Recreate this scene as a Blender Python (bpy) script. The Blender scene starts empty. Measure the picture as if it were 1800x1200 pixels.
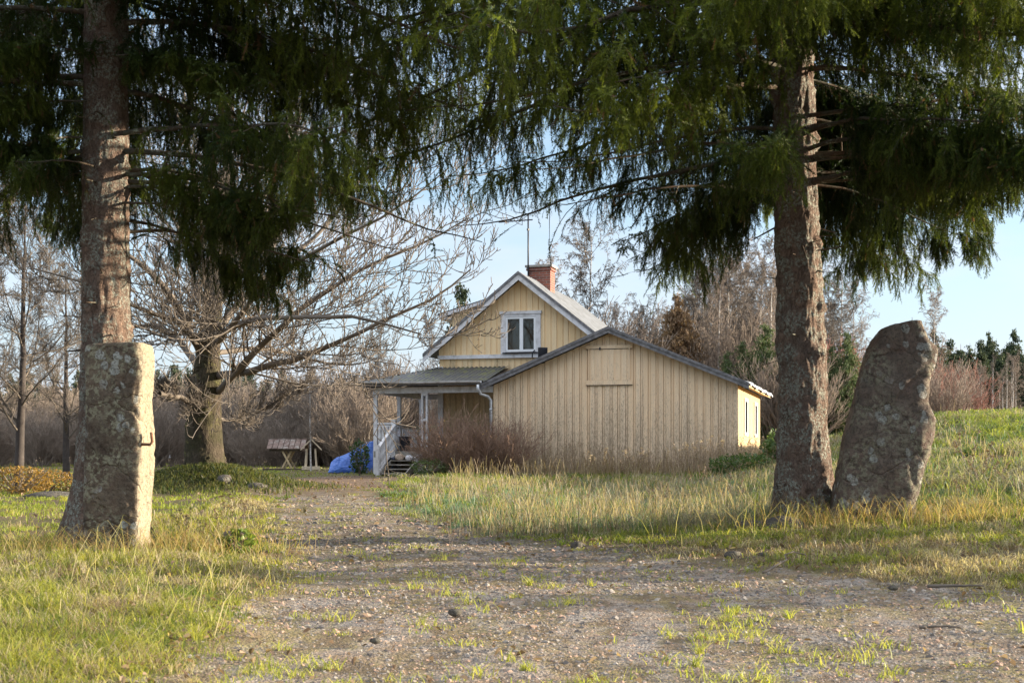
import bpy, math, random
import numpy as np
rng = np.random.default_rng(11); random.seed(5)
SC = bpy.context.scene
COL = SC.collection
F = 2400.0; HZ = 808.0; CAMZ = 0.75
R = math.radians
# ------------------------------------------------------------------ camera
cd = bpy.data.cameras.new('camera'); cam = bpy.data.objects.new('camera', cd); COL.objects.link(cam)
cam.location = (0, 0, CAMZ); cam.rotation_euler = (R(90), 0, 0)
cd.sensor_width = 36; cd.lens = 48; cd.shift_y = 0.1156; cd.clip_start = 0.05; cd.clip_end = 3000
cd.dof.use_dof = True; cd.dof.focus_distance = 22; cd.dof.aperture_fstop = 10
SC.camera = cam
SC.render.resolution_x = 1024; SC.render.resolution_y = 682
SC.view_settings.view_transform = 'Standard'; SC.view_settings.look = 'None'
SC.view_settings.exposure = 1.72; SC.view_settings.gamma = 1
# ------------------------------------------------------------------ light
SUN_EL, SUN_AZ = 9.0, 6.0         # azimuth: degrees behind the +X axis
w = bpy.data.worlds.new('World'); SC.world = w; w.use_nodes = True
nt = w.node_tree; nt.nodes.clear()
out = nt.nodes.new('ShaderNodeOutputWorld'); bg = nt.nodes.new('ShaderNodeBackground')
sky = nt.nodes.new('ShaderNodeTexSky'); sky.sky_type = 'NISHITA'; sky.sun_disc = False
sky.sun_elevation = R(SUN_EL); sky.sun_rotation = R(90 - SUN_AZ); sky.altitude = 100
sky.air_density = 1.0; sky.dust_density = 0.6; sky.ozone_density = 2.0
tc = nt.nodes.new('ShaderNodeTexCoord'); mp = nt.nodes.new('ShaderNodeMapping'); mp.inputs['Scale'].default_value = (1.6, 1.6, 6.5)
nz = nt.nodes.new('ShaderNodeTexNoise'); nz.inputs['Scale'].default_value = 1.7; nz.inputs['Detail'].default_value = 6; nz.inputs['Roughness'].default_value = 0.5
rp = nt.nodes.new('ShaderNodeMapRange'); rp.inputs['From Min'].default_value = 0.42; rp.inputs['From Max'].default_value = 0.75
rp.inputs['To Min'].default_value = 0.12; rp.inputs['To Max'].default_value = 0.85
sx_ = nt.nodes.new('ShaderNodeSeparateXYZ'); hz_ = nt.nodes.new('ShaderNodeMapRange'); hz_.inputs['From Min'].default_value = 0.30; hz_.inputs['From Max'].default_value = 0.0; hz_.inputs['To Max'].default_value = 0.85
mxm = nt.nodes.new('ShaderNodeMath'); mxm.operation = 'MAXIMUM'
mx = nt.nodes.new('ShaderNodeMix'); mx.data_type = 'RGBA'
cl = nt.nodes.new('ShaderNodeRGB'); cl.outputs[0].default_value = (1.90, 2.15, 2.78, 1)
L = nt.links.new
L(tc.outputs['Generated'], mp.inputs['Vector']); L(mp.outputs[0], nz.inputs['Vector']); L(nz.outputs[0], rp.inputs['Value'])
L(tc.outputs['Generated'], sx_.inputs[0]); L(sx_.outputs[2], hz_.inputs['Value']); L(rp.outputs[0], mxm.inputs[0]); L(hz_.outputs[0], mxm.inputs[1]); L(mxm.outputs[0], mx.inputs[0]); L(sky.outputs[0], mx.inputs[6]); L(cl.outputs[0], mx.inputs[7])
m2_ = nt.nodes.new('ShaderNodeMix'); m2_.data_type = 'RGBA'; m2_.inputs[7].default_value = (5.0, 5.4, 6.3, 1); r2_ = nt.nodes.new('ShaderNodeMapRange')
n2_ = nt.nodes.new('ShaderNodeTexNoise'); n2_.inputs['Scale'].default_value = 2.6; n2_.inputs['Detail'].default_value = 7; L(mp.outputs[0], n2_.inputs['Vector'])
r2_.inputs['From Min'].default_value = 0.46; r2_.inputs['From Max'].default_value = 0.70; r2_.inputs['To Max'].default_value = 0.75
hi_ = nt.nodes.new('ShaderNodeMapRange'); hi_.inputs['From Min'].default_value = 0.36; hi_.inputs['From Max'].default_value = 0.62; hi_.inputs['To Max'].default_value = 0.85  # sky brightened high above the view, added to lift the ambient light
mh_ = nt.nodes.new('ShaderNodeMath'); mh_.operation = 'MAXIMUM'; L(sx_.outputs[2], hi_.inputs['Value']); L(hi_.outputs[0], mh_.inputs[1]); L(r2_.outputs[0], mh_.inputs[0])
cc_ = nt.nodes.new('ShaderNodeMix'); cc_.data_type = 'RGBA'; cc_.inputs[6].default_value = (2.55, 2.68, 3.0, 1); cc_.inputs[7].default_value = (6.0, 6.2, 6.6, 1); L(hi_.outputs[0], cc_.inputs[0]); L(cc_.outputs[2], m2_.inputs[7])
L(n2_.outputs[0], r2_.inputs['Value']); L(mh_.outputs[0], m2_.inputs[0]); L(mx.outputs[2], m2_.inputs[6]); L(m2_.outputs[2], bg.inputs[0]); bg.inputs[1].default_value = 0.11; L(bg.outputs[0], out.inputs[0])
sd = bpy.data.lights.new('sun', 'SUN'); so = bpy.data.objects.new('sun', sd); COL.objects.link(so)
sd.energy = 5.0; sd.angle = R(0.5); sd.color = (1.0, 0.86, 0.66)
from mathutils import Vector
_d = Vector((math.cos(R(SUN_EL)) * math.cos(R(SUN_AZ)), math.cos(R(SUN_EL)) * math.sin(R(SUN_AZ)), math.sin(R(SUN_EL))))
so.rotation_euler = _d.to_track_quat('Z', 'Y').to_euler(); so.location = (30, 5, 20)

# ------------------------------------------------------------------ helpers
def P(px, py, Y):
    return np.array([(px - 900) / F * Y, Y, CAMZ + (HZ - py) / F * Y])
def nrm(a):
    return a / np.maximum(np.linalg.norm(a, axis=-1, keepdims=True), 1e-9)
def _h(i, j, k, s):
    n = (i * 374761393 + j * 668265263 + k * 1274126177 + s * 974634777) & 0xffffffff
    n = ((n ^ (n >> 13)) * 1274126177) & 0xffffffff
    n = (n ^ (n >> 16)) & 0xffff
    return n / 65535.0
def vnoise(x, y, z=0.0, s=0):
    x, y, z = np.broadcast_arrays(np.asarray(x, float), np.asarray(y, float), np.asarray(z, float))
    i = np.floor(x).astype(np.int64); j = np.floor(y).astype(np.int64); k = np.floor(z).astype(np.int64)
    a = x - i; b = y - j; c = z - k
    a = a * a * (3 - 2 * a); b = b * b * (3 - 2 * b); c = c * c * (3 - 2 * c)
    r = 0
    for di in (0, 1):
        for dj in (0, 1):
            for dk in (0, 1):
                r = r + _h(i + di, j + dj, k + dk, s) * (a if di else 1 - a) * (b if dj else 1 - b) * (c if dk else 1 - c)
    return r
def fbm(x, y, z=0.0, o=4, s=0):
    r = 0; a = 0.5; t = 0
    for q in range(o):
        f = 2.0 ** q
        r = r + a * vnoise(np.asarray(x) * f, np.asarray(y) * f, np.asarray(z) * f, s + q); t += a; a *= 0.5
    return r / t
def sstep(a, b, x):
    t = np.clip((x - a) / (b - a), 0, 1); return t * t * (3 - 2 * t)

class MB:
    def __init__(s): s.V = []; s.Q = []; s.T = []; s.C = []; s.n = 0
    def add(s, V, Q=None, T=None, C=None):
        V = np.asarray(V, float).reshape(-1, 3)
        if Q is not None and len(Q): s.Q.append(np.asarray(Q, np.int64).reshape(-1, 4) + s.n)
        if T is not None and len(T): s.T.append(np.asarray(T, np.int64).reshape(-1, 3) + s.n)
        s.V.append(V)
        if C is not None:
            C = np.asarray(C, float)
            if C.ndim == 1: C = np.tile(C, (len(V), 1))
            s.C.append(C)
        s.n += len(V); return s
    def box(s, x0, x1, y0, y1, z0, z1):
        v = [(x, y, z) for z in (z0, z1) for x, y in ((x0, y0), (x1, y0), (x1, y1), (x0, y1))]
        return s.add(v, [(0, 3, 2, 1), (4, 5, 6, 7), (0, 1, 5, 4), (1, 2, 6, 5), (2, 3, 7, 6), (3, 0, 4, 7)])
    def prism(s, poly, ext):
        poly = np.asarray(poly, float); n = len(poly); ext = np.asarray(ext, float)
        V = np.vstack([poly, poly + ext])
        nr = np.zeros(3)
        for i in range(n): nr += np.cross(poly[i], poly[(i + 1) % n])
        flip = np.dot(nr, ext) > 0
        T = []; Q = []
        for i in range(1, n - 1):
            a = (0, i, i + 1); b = (n, n + i, n + i + 1)
            T.append(a[::-1] if flip else a); T.append(b if flip else b[::-1])
        for i in range(n):
            j = (i + 1) % n; q = (i, j, n + j, n + i); Q.append(q if flip else q[::-1])
        return s.add(V, Q, T)
    def bar(s, a, b, w, h, up=(0, 0, 1)):
        a = np.asarray(a, float); b = np.asarray(b, float); t = nrm(b - a); up = np.asarray(up, float)
        if abs(np.dot(t, up)) > 0.98: up = np.array([0, 1.0, 0])
        x = nrm(np.cross(t, up)) * w / 2; y = nrm(np.cross(x, t)) * h / 2
        V = [p + sx * x + sy * y for p in (a, b) for sx, sy in ((-1, -1), (1, -1), (1, 1), (-1, 1))]
        return s.add(V, [(0, 1, 2, 3), (7, 6, 5, 4), (0, 4, 5, 1), (1, 5, 6, 2), (2, 6, 7, 3), (3, 7, 4, 0)])
    def tube(s, pts, rad, n=8, cap=True, C=None):
        pts = np.asarray(pts, float); K = len(pts); rad = np.broadcast_to(np.asarray(rad, float), (K,))
        if cap:
            t0 = nrm(pts[0] - pts[1]); t1 = nrm(pts[-1] - pts[-2])
            pts = np.vstack([pts[0] + t0 * 1e-4, pts, pts[-1] + t1 * 1e-4]); rad = np.concatenate([[1e-4], rad, [1e-4]])
        V, Q = tubes(pts[None], rad[None], n, ref=(0.31, 0.82, 0.17)); return s.add(V, Q, C=C)
    def grid(s, G, close_u=False, C=None):          # G (a,b,3)
        a, b = G.shape[:2]; i = np.arange(a - 1)[:, None]; j = np.arange(b if close_u else b - 1)[None]
        j2 = (j + 1) % b
        Q = np.stack([i * b + j, i * b + j2, (i + 1) * b + j2, (i + 1) * b + j], -1).reshape(-1, 4)
        return s.add(G.reshape(-1, 3), Q, C=None if C is None else np.asarray(C).reshape(-1, 4))
    def build(s, name, mat, parent=None, smooth=False):
        V = np.vstack(s.V); Q = np.vstack(s.Q) if s.Q else np.zeros((0, 4), int); T = np.vstack(s.T) if s.T else np.zeros((0, 3), int)
        me = bpy.data.meshes.new(name); me.vertices.add(len(V)); me.vertices.foreach_set('co', V.astype(np.float32).ravel())
        lv = np.concatenate([Q.ravel(), T.ravel()]).astype(np.int32); me.loops.add(len(lv)); me.loops.foreach_set('vertex_index', lv)
        st = np.concatenate([np.arange(len(Q)) * 4, len(Q) * 4 + np.arange(len(T)) * 3]).astype(np.int32)
        me.polygons.add(len(st)); me.polygons.foreach_set('loop_start', st)
        if smooth: me.polygons.foreach_set('use_smooth', np.ones(len(st), bool))
        else: me.polygons.foreach_set('use_smooth', np.zeros(len(st), bool))
        me.update(calc_edges=True)
        if s.C:
            C = np.vstack(s.C)
            if C.shape[1] == 3: C = np.hstack([C, np.ones((len(C), 1))])
            at = me.color_attributes.new('col', 'FLOAT_COLOR', 'POINT'); at.data.foreach_set('color', C.astype(np.float32).ravel())
        me.materials.append(mat)
        o = bpy.data.objects.new(name, me); COL.objects.link(o); o.parent = parent
        return o
def tubes(Pp, Rr, s, ref=None):
    N, K = Pp.shape[:2]
    T = nrm(np.gradient(Pp, axis=1))
    rf = rng.normal(size=(N, 1, 3)) if ref is None else np.tile(np.array(ref, float), (N, 1, 1))
    n1 = nrm(np.cross(T, rf)); n2 = np.cross(T, n1)
    a = np.arange(s) / s * 2 * np.pi
    V = Pp[:, :, None] + Rr[:, :, None, None] * (np.cos(a)[None, None, :, None] * n1[:, :, None] + np.sin(a)[None, None, :, None] * n2[:, :, None])
    base = (np.arange(N) * K * s)[:, None, None]; k = np.arange(K - 1)[None, :, None] * s; j = np.arange(s)[None, None]
    j2 = (j + 1) % s
    Q = np.stack([base + k + j, base + k + j2, base + k + s + j2, base + k + s + j], -1).reshape(-1, 4)
    return V.reshape(-1, 3), Q
def resample(pts, K):
    pts = np.asarray(pts, float); d = np.r_[0, np.cumsum(np.linalg.norm(np.diff(pts[:, :3], axis=0), axis=1))]
    t = np.linspace(0, d[-1], K)
    # smooth (catmull-like) through cubic interpolation of each channel
    o = np.stack([np.interp(t, d, pts[:, c]) for c in range(pts.shape[1])], 1)
    for _ in range(2): o[1:-1] = 0.25 * o[:-2] + 0.5 * o[1:-1] + 0.25 * o[2:]
    return o
def grow(Pp, Rr, n, t0, t1, a0, a1, lf, rr, up, wob, K, lmin=0.0, taper=0.3, thin=0.6, upv=(0, 0, 1), rmin=0.0, flat=0.0):
    N, K0 = Pp.shape[:2]
    t = t0 + (t1 - t0) * (np.arange(n)[None] + rng.random((N, n))) / n
    f = t * (K0 - 1); i = np.clip(f.astype(int), 0, K0 - 2); fr = f - i
    ar = np.arange(N)[:, None]
    p = Pp[ar, i] * (1 - fr[..., None]) + Pp[ar, i + 1] * fr[..., None]
    T = nrm(Pp[ar, i + 1] - Pp[ar, i]); r = Rr[ar, i] * (1 - fr) + Rr[ar, i + 1] * fr
    Lp = np.linalg.norm(np.diff(Pp, axis=1), axis=2).sum(1)[:, None]
    q = rng.normal(size=(N, n, 3)); q[..., 2] *= (1 - flat)
    perp = nrm(np.cross(T, nrm(q))) if flat == 0 else nrm(q - (q * T).sum(-1, keepdims=True) * T)
    a = np.radians(rng.uniform(a0, a1, (N, n)))[..., None]
    d = np.cos(a) * T + np.sin(a) * perp
    ln = np.maximum(Lp * lf * (1 - thin * t) * rng.uniform(0.6, 1.25, (N, n)), lmin)
    p = p.reshape(-1, 3); d = d.reshape(-1, 3); ln = ln.reshape(-1); r = np.maximum(r.reshape(-1) * rr, rmin)
    out = [p]; upv = np.asarray(upv, float)
    for k in range(K - 1):
        d = nrm(d + up * upv / (K - 1) + wob * rng.normal(size=d.shape)); p = p + d * (ln / (K - 1))[:, None]; out.append(p)
    rad = r[:, None] * np.linspace(1, taper, K)[None]
    return np.stack(out, 1), np.maximum(rad, rmin)
def tag(o, label=None, cat=None, group=None, kind=None):
    if label: o['label'] = label
    if cat: o['category'] = cat
    if group: o['group'] = group
    if kind: o['kind'] = kind
    return o
def empty(name, loc=(0, 0, 0), rz=0.0, label=None, cat=None, group=None):
    o = bpy.data.objects.new(name, None); COL.objects.link(o); o.location = loc; o.rotation_euler = (0, 0, rz)
    o.empty_display_size = 0.2
    return tag(o, label, cat, group)
def copy_tree(o, parent=None):
    c = o.copy(); COL.objects.link(c); c.parent = parent
    for ch in list(o.children): copy_tree(ch, c)
    return c

# ------------------------------------------------------------------ materials
class G:
    def __init__(s, name):
        s.m = bpy.data.materials.new(name); s.m.use_nodes = True; s.t = s.m.node_tree; s.t.nodes.clear()
        s.out = s.t.nodes.new('ShaderNodeOutputMaterial')
    def n(s, typ, props=None, **inp):
        nd = s.t.nodes.new('ShaderNode' + typ)
        for k, v in (props or {}).items(): setattr(nd, k, v)
        for k, v in inp.items():
            key = int(k[1:]) if k[0] == '_' and k[1:].isdigit() else k.replace('_', ' ')
            sk = nd.inputs[key]
            if hasattr(v, 'is_output') or isinstance(v, bpy.types.NodeSocket): s.t.links.new(v, sk)
            else:
                if isinstance(v, tuple) and len(v) == 3 and sk.type == 'RGBA': v = v + (1,)
                sk.default_value = v
        return nd
    def obj(s): return s.n('TexCoord').outputs['Object']
    def geo(s): return s.n('NewGeometry').outputs['Position']
    def mapv(s, v, sc): return s.n('Mapping', None, Vector=v, Scale=sc).outputs[0]
    def noise(s, v, scale, det=4, rough=0.55): return s.n('TexNoise', None, Vector=v, Scale=scale, Detail=det, Roughness=rough).outputs[0]
    def vor(s, v, scale, feat='F1', out='Distance', rnd=1.0): return s.n('TexVoronoi', dict(feature=feat), Vector=v, Scale=scale, Randomness=rnd).outputs[out]
    def ramp(s, v, a, b, c=0.0, d=1.0): return s.n('MapRange', None, Value=v, From_Min=a, From_Max=b, To_Min=c, To_Max=d).outputs[0]
    def mix(s, f, a, b, mode='MIX'): return s.n('Mix', dict(data_type='RGBA', blend_type=mode), _0=f, _6=a, _7=b).outputs[2]
    def math(s, op, a, b=0.0): return s.n('Math', dict(operation=op), _0=a, _1=b).outputs[0]
    def bump(s, h, st=0.5, dist=0.02, nrm=None):
        k = dict(Height=h, Strength=st, Distance=dist)
        if nrm is not None: k['Normal'] = nrm
        return s.n('Bump', None, **k).outputs[0]
    def attr(s, name='col'): return s.n('Attribute', dict(attribute_name=name)).outputs['Color']
    def bsdf(s, col, rough=0.8, normal=None, spec=0.3, **kw):
        k = dict(Base_Color=col, Roughness=rough); k.update(kw)
        nd = s.n('BsdfPrincipled', None, **k); nd.inputs['Specular IOR Level'].default_value = spec
        if normal is not None: s.t.links.new(normal, nd.inputs['Normal'])
        return nd.outputs[0]
    def end(s, sh, disp=None):
        s.t.links.new(sh, s.out.inputs['Surface']); return s.m
def leafmat(name, trans=0.4, rough=0.6, spec=0.25, tint=(1, 1, 1), sat=1.0):
    g = G(name); c = g.attr()
    ob = g.n('ObjectInfo').outputs['Random']
    c = g.mix(1.0, c, tint, 'MULTIPLY')
    a = g.bsdf(c, rough, spec=spec)
    tr = g.n('BsdfTranslucent', None, Color=g.mix(1.0, c, (1.5, 1.5, 0.8), 'MULTIPLY')).outputs[0]
    return g.end(g.n('MixShader', None, _0=trans, _1=a, _2=tr).outputs[0])
def plain(name, col, rough=0.7, var=0.25, scale=8, bump=0.2, dist=0.01, spec=0.3, metal=0.0, dirt=None):
    g = G(name); o = g.obj(); n = g.noise(o, scale, 5)
    dk = tuple(v * (1 - var) for v in col); lt = tuple(min(1, v * (1 + var)) for v in col)
    c = g.mix(g.ramp(n, 0.3, 0.7), dk, lt)
    if dirt: c = g.mix(g.ramp(g.noise(o, scale * 0.6, 6, 0.7), 0.5, 0.7), c, dirt)
    return g.end(g.bsdf(c, rough, g.bump(g.noise(o, scale * 5, 4), bump, dist), spec=spec, Metallic=metal))
def bark(name, c0, c1, c2, sc=12.0, zs=0.35, bst=0.8, dist=0.03, lich=0.55, lc=(0.3, 0.32, 0.25)):
    g = G(name); o = g.obj(); v = g.mapv(o, (1, 1, zs)); v = g.n('Mix', dict(data_type='VECTOR'), _0=0.12, _4=v, _5=g.n('TexNoise', None, Vector=v, Scale=sc * 0.8, Detail=4.0).outputs['Color']).outputs[1]
    n = g.noise(v, sc, 8, 0.65); vo = g.vor(v, sc * 2.2, 'DISTANCE_TO_EDGE')
    cr = g.ramp(vo, 0.0, 0.12)
    c = g.mix(g.ramp(n, 0.35, 0.65), c0, c1)
    c = g.mix(g.ramp(g.noise(o, sc * 0.25, 3), 0.4, 0.62), c, c2)
    c = g.mix(g.math('MULTIPLY', g.math('SUBTRACT', 1.0, cr), 0.10), c, tuple(x * 0.45 for x in c0))
    lm = g.math('MULTIPLY', g.ramp(g.noise(o, sc * 0.45, 2), lich, lich + 0.12), g.ramp(g.noise(o, sc * 2.6, 6, 0.7), 0.47, 0.56))
    c = g.mix(lm, c, lc)
    c = g.mix(g.ramp(g.noise(v, sc * 3.2, 5, 0.75), 0.50, 0.38, 0, 0.6), c, tuple(x * 0.35 for x in c0))
    h = g.math('ADD', g.math('MULTIPLY', cr, 0.14), n)
    return g.end(g.bsdf(c, 0.9, g.bump(h, bst, dist), spec=0.1))
def clad_mat(name, base, alt, wearc, z0, z1, period, amount=1.0, strk=(0.16, 0.13, 0.10)):
    g = G(name); o = g.obj(); sx = g.n('SeparateXYZ', None, Vector=o)
    idx = g.math('FLOOR', g.math('DIVIDE', g.math('ADD', sx.outputs[0], sx.outputs[1]), period))
    wn = g.n('TexWhiteNoise', dict(noise_dimensions='1D'), W=idx).outputs[0]
    c = g.mix(wn, base, alt)
    c = g.mix(g.ramp(g.noise(g.mapv(o, (8, 8, 0.7)), 2.0, 5), 0.4, 0.75, 0, 0.35), c, tuple(x * 0.75 for x in base))
    hgt = g.ramp(g.math('ADD', sx.outputs[2], g.math('MULTIPLY', g.math('SUBTRACT', g.noise(g.mapv(o, (3, 3, 0.3)), 1.6, 4), 0.5), 2.2)), z1, z0)
    hgt = g.math('ADD', hgt, g.math('MULTIPLY', g.math('SUBTRACT', wn, 0.5), 0.35))
    st = g.noise(g.mapv(o, (30, 30, 1.0)), 1.6, 7, 0.72)
    f = g.math('MULTIPLY', g.ramp(g.math('ADD', st, g.math('MULTIPLY', hgt, 0.36)), 0.56, 0.76), amount)
    c = g.mix(f, c, wearc)
    fl = g.noise(g.mapv(o, (45, 45, 9)), 1.5, 5, 0.7)
    f2 = g.math('MULTIPLY', g.ramp(g.math('ADD', fl, g.math('MULTIPLY', hgt, 0.20)), 0.62, 0.70), amount * 0.8)
    c = g.mix(f2, c, strk)
    gr = g.noise(g.mapv(o, (60, 60, 1.5)), 2.0, 4)
    return g.end(g.bsdf(c, 0.75, g.bump(g.math('ADD', gr, f2), 0.35, 0.01), spec=0.2))

m_house = clad_mat('house_paint', (0.84, 0.60, 0.33), (0.88, 0.67, 0.41), (0.50, 0.38, 0.22), 3.2, 4.0, 0.19, 0.5, (0.2, 0.15, 0.09))
m_shed = clad_mat('shed_paint', (0.80, 0.59, 0.38), (0.86, 0.67, 0.46), (0.60, 0.465, 0.325), 0.1, 3.6, 0.22, .85, (0.22, 0.17, 0.12))
m_white = plain('weathered_white_paint', (0.66, 0.65, 0.66), 0.6, 0.12, 6, 0.2, dirt=(0.36, 0.34, 0.32))
m_newwhite = plain('white_window_paint', (0.78, 0.79, 0.80), 0.45, 0.04, 6, 0.1)
m_greywood = plain('grey_weathered_wood', (0.17, 0.165, 0.17), 0.85, 0.35, 10, 0.5, dirt=(0.09, 0.09, 0.09))
m_metalroof = plain('grey_sheet_roof', (0.20, 0.205, 0.21), 0.55, 0.2, 3, 0.15, metal=0.1, dirt=(0.13, 0.13, 0.12))
def mk_porchroof():
    g = G('mossy_corrugated_roof'); o = g.obj()
    c = g.mix(g.ramp(g.noise(g.mapv(o, (9, 1.2, 1.2)), 1.2, 6, 0.7), 0.35, 0.7), (0.05, 0.052, 0.058), (0.09, 0.09, 0.08))
    c = g.mix(g.ramp(g.noise(o, 2.5, 7, 0.7), 0.5, 0.62), c, (0.12, 0.125, 0.055))
    c = g.mix(g.ramp(g.vor(o, 20), 0.10, 0.05), c, (0.45, 0.44, 0.4))
    return g.end(g.bsdf(c, 0.55, g.bump(g.noise(o, 30, 4), 0.3, 0.01), spec=0.4))
m_porchroof = mk_porchroof()
m_dark = plain('dark_metal', (0.035, 0.037, 0.045), 0.5, 0.3, 5, 0.1)
m_darkwood = plain('dark_ceiling_wood', (0.10, 0.075, 0.055), 0.8, 0.3, 6, 0.3)
m_deck = plain('grey_deck_boards', (0.30, 0.28, 0.25), 0.8, 0.3, 7, 0.4, dirt=(0.14, 0.12, 0.09))
m_pipe = plain('galvanised_pipe', (0.62, 0.64, 0.67), 0.35, 0.15, 8, 0.05, metal=0.4, dirt=(0.4, 0.41, 0.42))
m_room = plain('dim_room', (0.075, 0.05, 0.035), 0.9, 0.6, 5)
def mk_glass():
    g = G('window_glass'); o = g.obj()
    t = g.n('BsdfTransparent', None, Color=(0.6, 0.6, 0.58)).outputs[0]
    gl = g.n('BsdfGlossy', None, Roughness=0.02, Normal=g.bump(g.noise(o, 2, 2), 0.05, 0.01)).outputs[0]
    return g.end(g.n('MixShader', None, _0=0.06, _1=t, _2=gl).outputs[0])
m_glass = mk_glass()
def mk_brick():
    g = G('brick'); o = g.obj(); sx = g.n('SeparateXYZ', None, Vector=o)
    v = g.n('CombineXYZ', None, X=g.math('ADD', sx.outputs[0], sx.outputs[1]), Y=sx.outputs[2]).outputs[0]
    b = g.n('TexBrick', None, Vector=v, Color1=(0.30, 0.085, 0.05), Color2=(0.17, 0.06, 0.045), Mortar=(0.26, 0.23, 0.2), Scale=1.0,
            Mortar_Size=0.008, Brick_Width=0.24, Row_Height=0.075)
    c = g.mix(g.ramp(g.noise(o, 8, 6, 0.7), 0.4, 0.75, 0, 0.6), b.outputs[0], (0.10, 0.06, 0.05))
    return g.end(g.bsdf(c, 0.85, g.bump(b.outputs[1], 0.6, -0.01)))
m_brick = mk_brick()
def mk_tarp():
    g = G('blue_tarpaulin'); o = g.obj()
    c = g.mix(g.ramp(g.noise(o, 2.2, 5), 0.35, 0.65), (0.025, 0.09, 0.42), (0.07, 0.20, 0.62))
    return g.end(g.bsdf(c, 0.32, g.bump(g.noise(g.mapv(o, (1, 1, 2)), 4.5, 5, 0.6), 0.9, 0.12), spec=0.6))
m_tarp = mk_tarp()
m_bark = bark('spruce_bark', (0.10, 0.066, 0.050), (0.27, 0.185, 0.14), (0.17, 0.125, 0.10), 16, 0.75, 1.0, 0.05, 0.43, (0.30, 0.31, 0.26))
m_bark2 = bark('old_tree_bark', (0.038, 0.03, 0.022), (0.115, 0.09, 0.065), (0.055, 0.05, 0.028), 11, 0.25, 1.0, 0.05, 0.58, (0.16, 0.15, 0.06))
m_twig = plain('bare_twig', (0.125, 0.103, 0.083), 0.85, 0.3, 3, 0.0)
m_brush = plain('brush_twig', (0.235, 0.188, 0.15), 0.9, 0.35, 1.5, 0.0)
m_redtwig = plain('red_twig', (0.22, 0.115, 0.09), 0.9, 0.35, 1.5, 0.0)
m_purple = plain('barberry_twig', (0.27, 0.175, 0.125), 0.9, 0.35, 1.5, 0.0)
m_darktwig = plain('dark_bark', (0.055, 0.045, 0.04), 0.9, 0.3, 8, 0.4)
m_needle = leafmat('spruce_needles', 0.30, 0.55, 0.3)
m_farneedle = leafmat('far_needles', 0.15, 0.7, 0.15)
m_grass = leafmat('grass_blades', 0.45, 0.5, 0.3)
m_leaf = leafmat('leaves', 0.3, 0.5, 0.35)
def mk_birch():
    g = G('birch_bark'); o = g.obj()
    c = g.mix(g.ramp(g.noise(g.mapv(o, (1, 1, 5)), 3, 5, 0.7), 0.5, 0.62), (0.55, 0.52, 0.48), (0.10, 0.08, 0.07))
    return g.end(g.bsdf(c, 0.8))
m_birch = mk_birch()
def mk_stone(name, a, b, c2, sc=1.0, lich=1.0, sun_flank=None):
    g = G(name); o = g.obj()
    n = g.noise(o, 2.2 * sc, 9, 0.65); c = g.mix(g.ramp(n, 0.36, 0.64), a, b)
    c = g.mix(g.ramp(g.noise(o, 14 * sc, 6, 0.7), 0.42, 0.62, 0, 0.75), c, c2)
    gl = g.math('MULTIPLY', g.ramp(g.noise(o, 3.1, 2), 0.42, 0.56), g.ramp(g.noise(o, 26, 5, 0.62), 0.48, 0.54))
    c = g.mix(g.math('MULTIPLY', gl, 0.6 * lich), c, (0.36, 0.35, 0.24))
    wv = g.n('Mix', dict(data_type='VECTOR'), _0=0.06, _4=o, _5=g.n('TexNoise', None, Vector=o, Scale=16.0, Detail=4.0).outputs['Color']).outputs[1]
    lm = g.math('MULTIPLY', g.ramp(g.vor(wv, 9.0), 0.36, 0.31), g.ramp(g.noise(o, 2.3, 2), 0.44, 0.52))
    lm = g.math('MULTIPLY', lm, g.ramp(g.noise(o, 60, 4, 0.7), 0.36, 0.5))
    c = g.mix(g.math('MULTIPLY', lm, 0.8 * lich), c, (0.50, 0.51, 0.47))
    h = g.math('ADD', g.math('ADD', g.noise(o, 9, 10, 0.75), g.math('MULTIPLY', lm, 0.15)), g.math('MULTIPLY', g.ramp(g.vor(wv, 3.2, 'DISTANCE_TO_EDGE'), 0.0, 0.035), 0.22))
    if sun_flank:      # right flank coloured paler, so the sunlit side reads bright
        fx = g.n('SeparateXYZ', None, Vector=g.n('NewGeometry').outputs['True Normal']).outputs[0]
        c = g.mix(g.math('MULTIPLY', g.ramp(fx, 0.35, 0.6), g.ramp(g.noise(o, 7, 6, 0.7), 0.30, 0.5, .5, 1)), c, sun_flank)
    c = g.mix(g.ramp(g.noise(o, 38, 6, 0.75), 0.50, 0.38, 0, 0.6), c, (0.04, 0.032, 0.025))
    return g.end(g.bsdf(c, 0.88, g.bump(h, 1.0, 0.06), spec=0.2))
m_stoneL = mk_stone('lichened_dark_stone', (0.055, 0.037, 0.028), (0.19, 0.14, 0.10), (0.155, 0.125, 0.09), sun_flank=(0.42, 0.35, 0.25))
m_stoneR = mk_stone('lichened_red_stone', (0.15, 0.092, 0.072), (0.20, 0.16, 0.128), (0.095, 0.078, 0.063), 1.0, .75)
m_rock = mk_stone('field_rock', (0.10, 0.083, 0.07), (0.14, 0.12, 0.10), (0.09, 0.08, 0.07), 1.0, .3)

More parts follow.
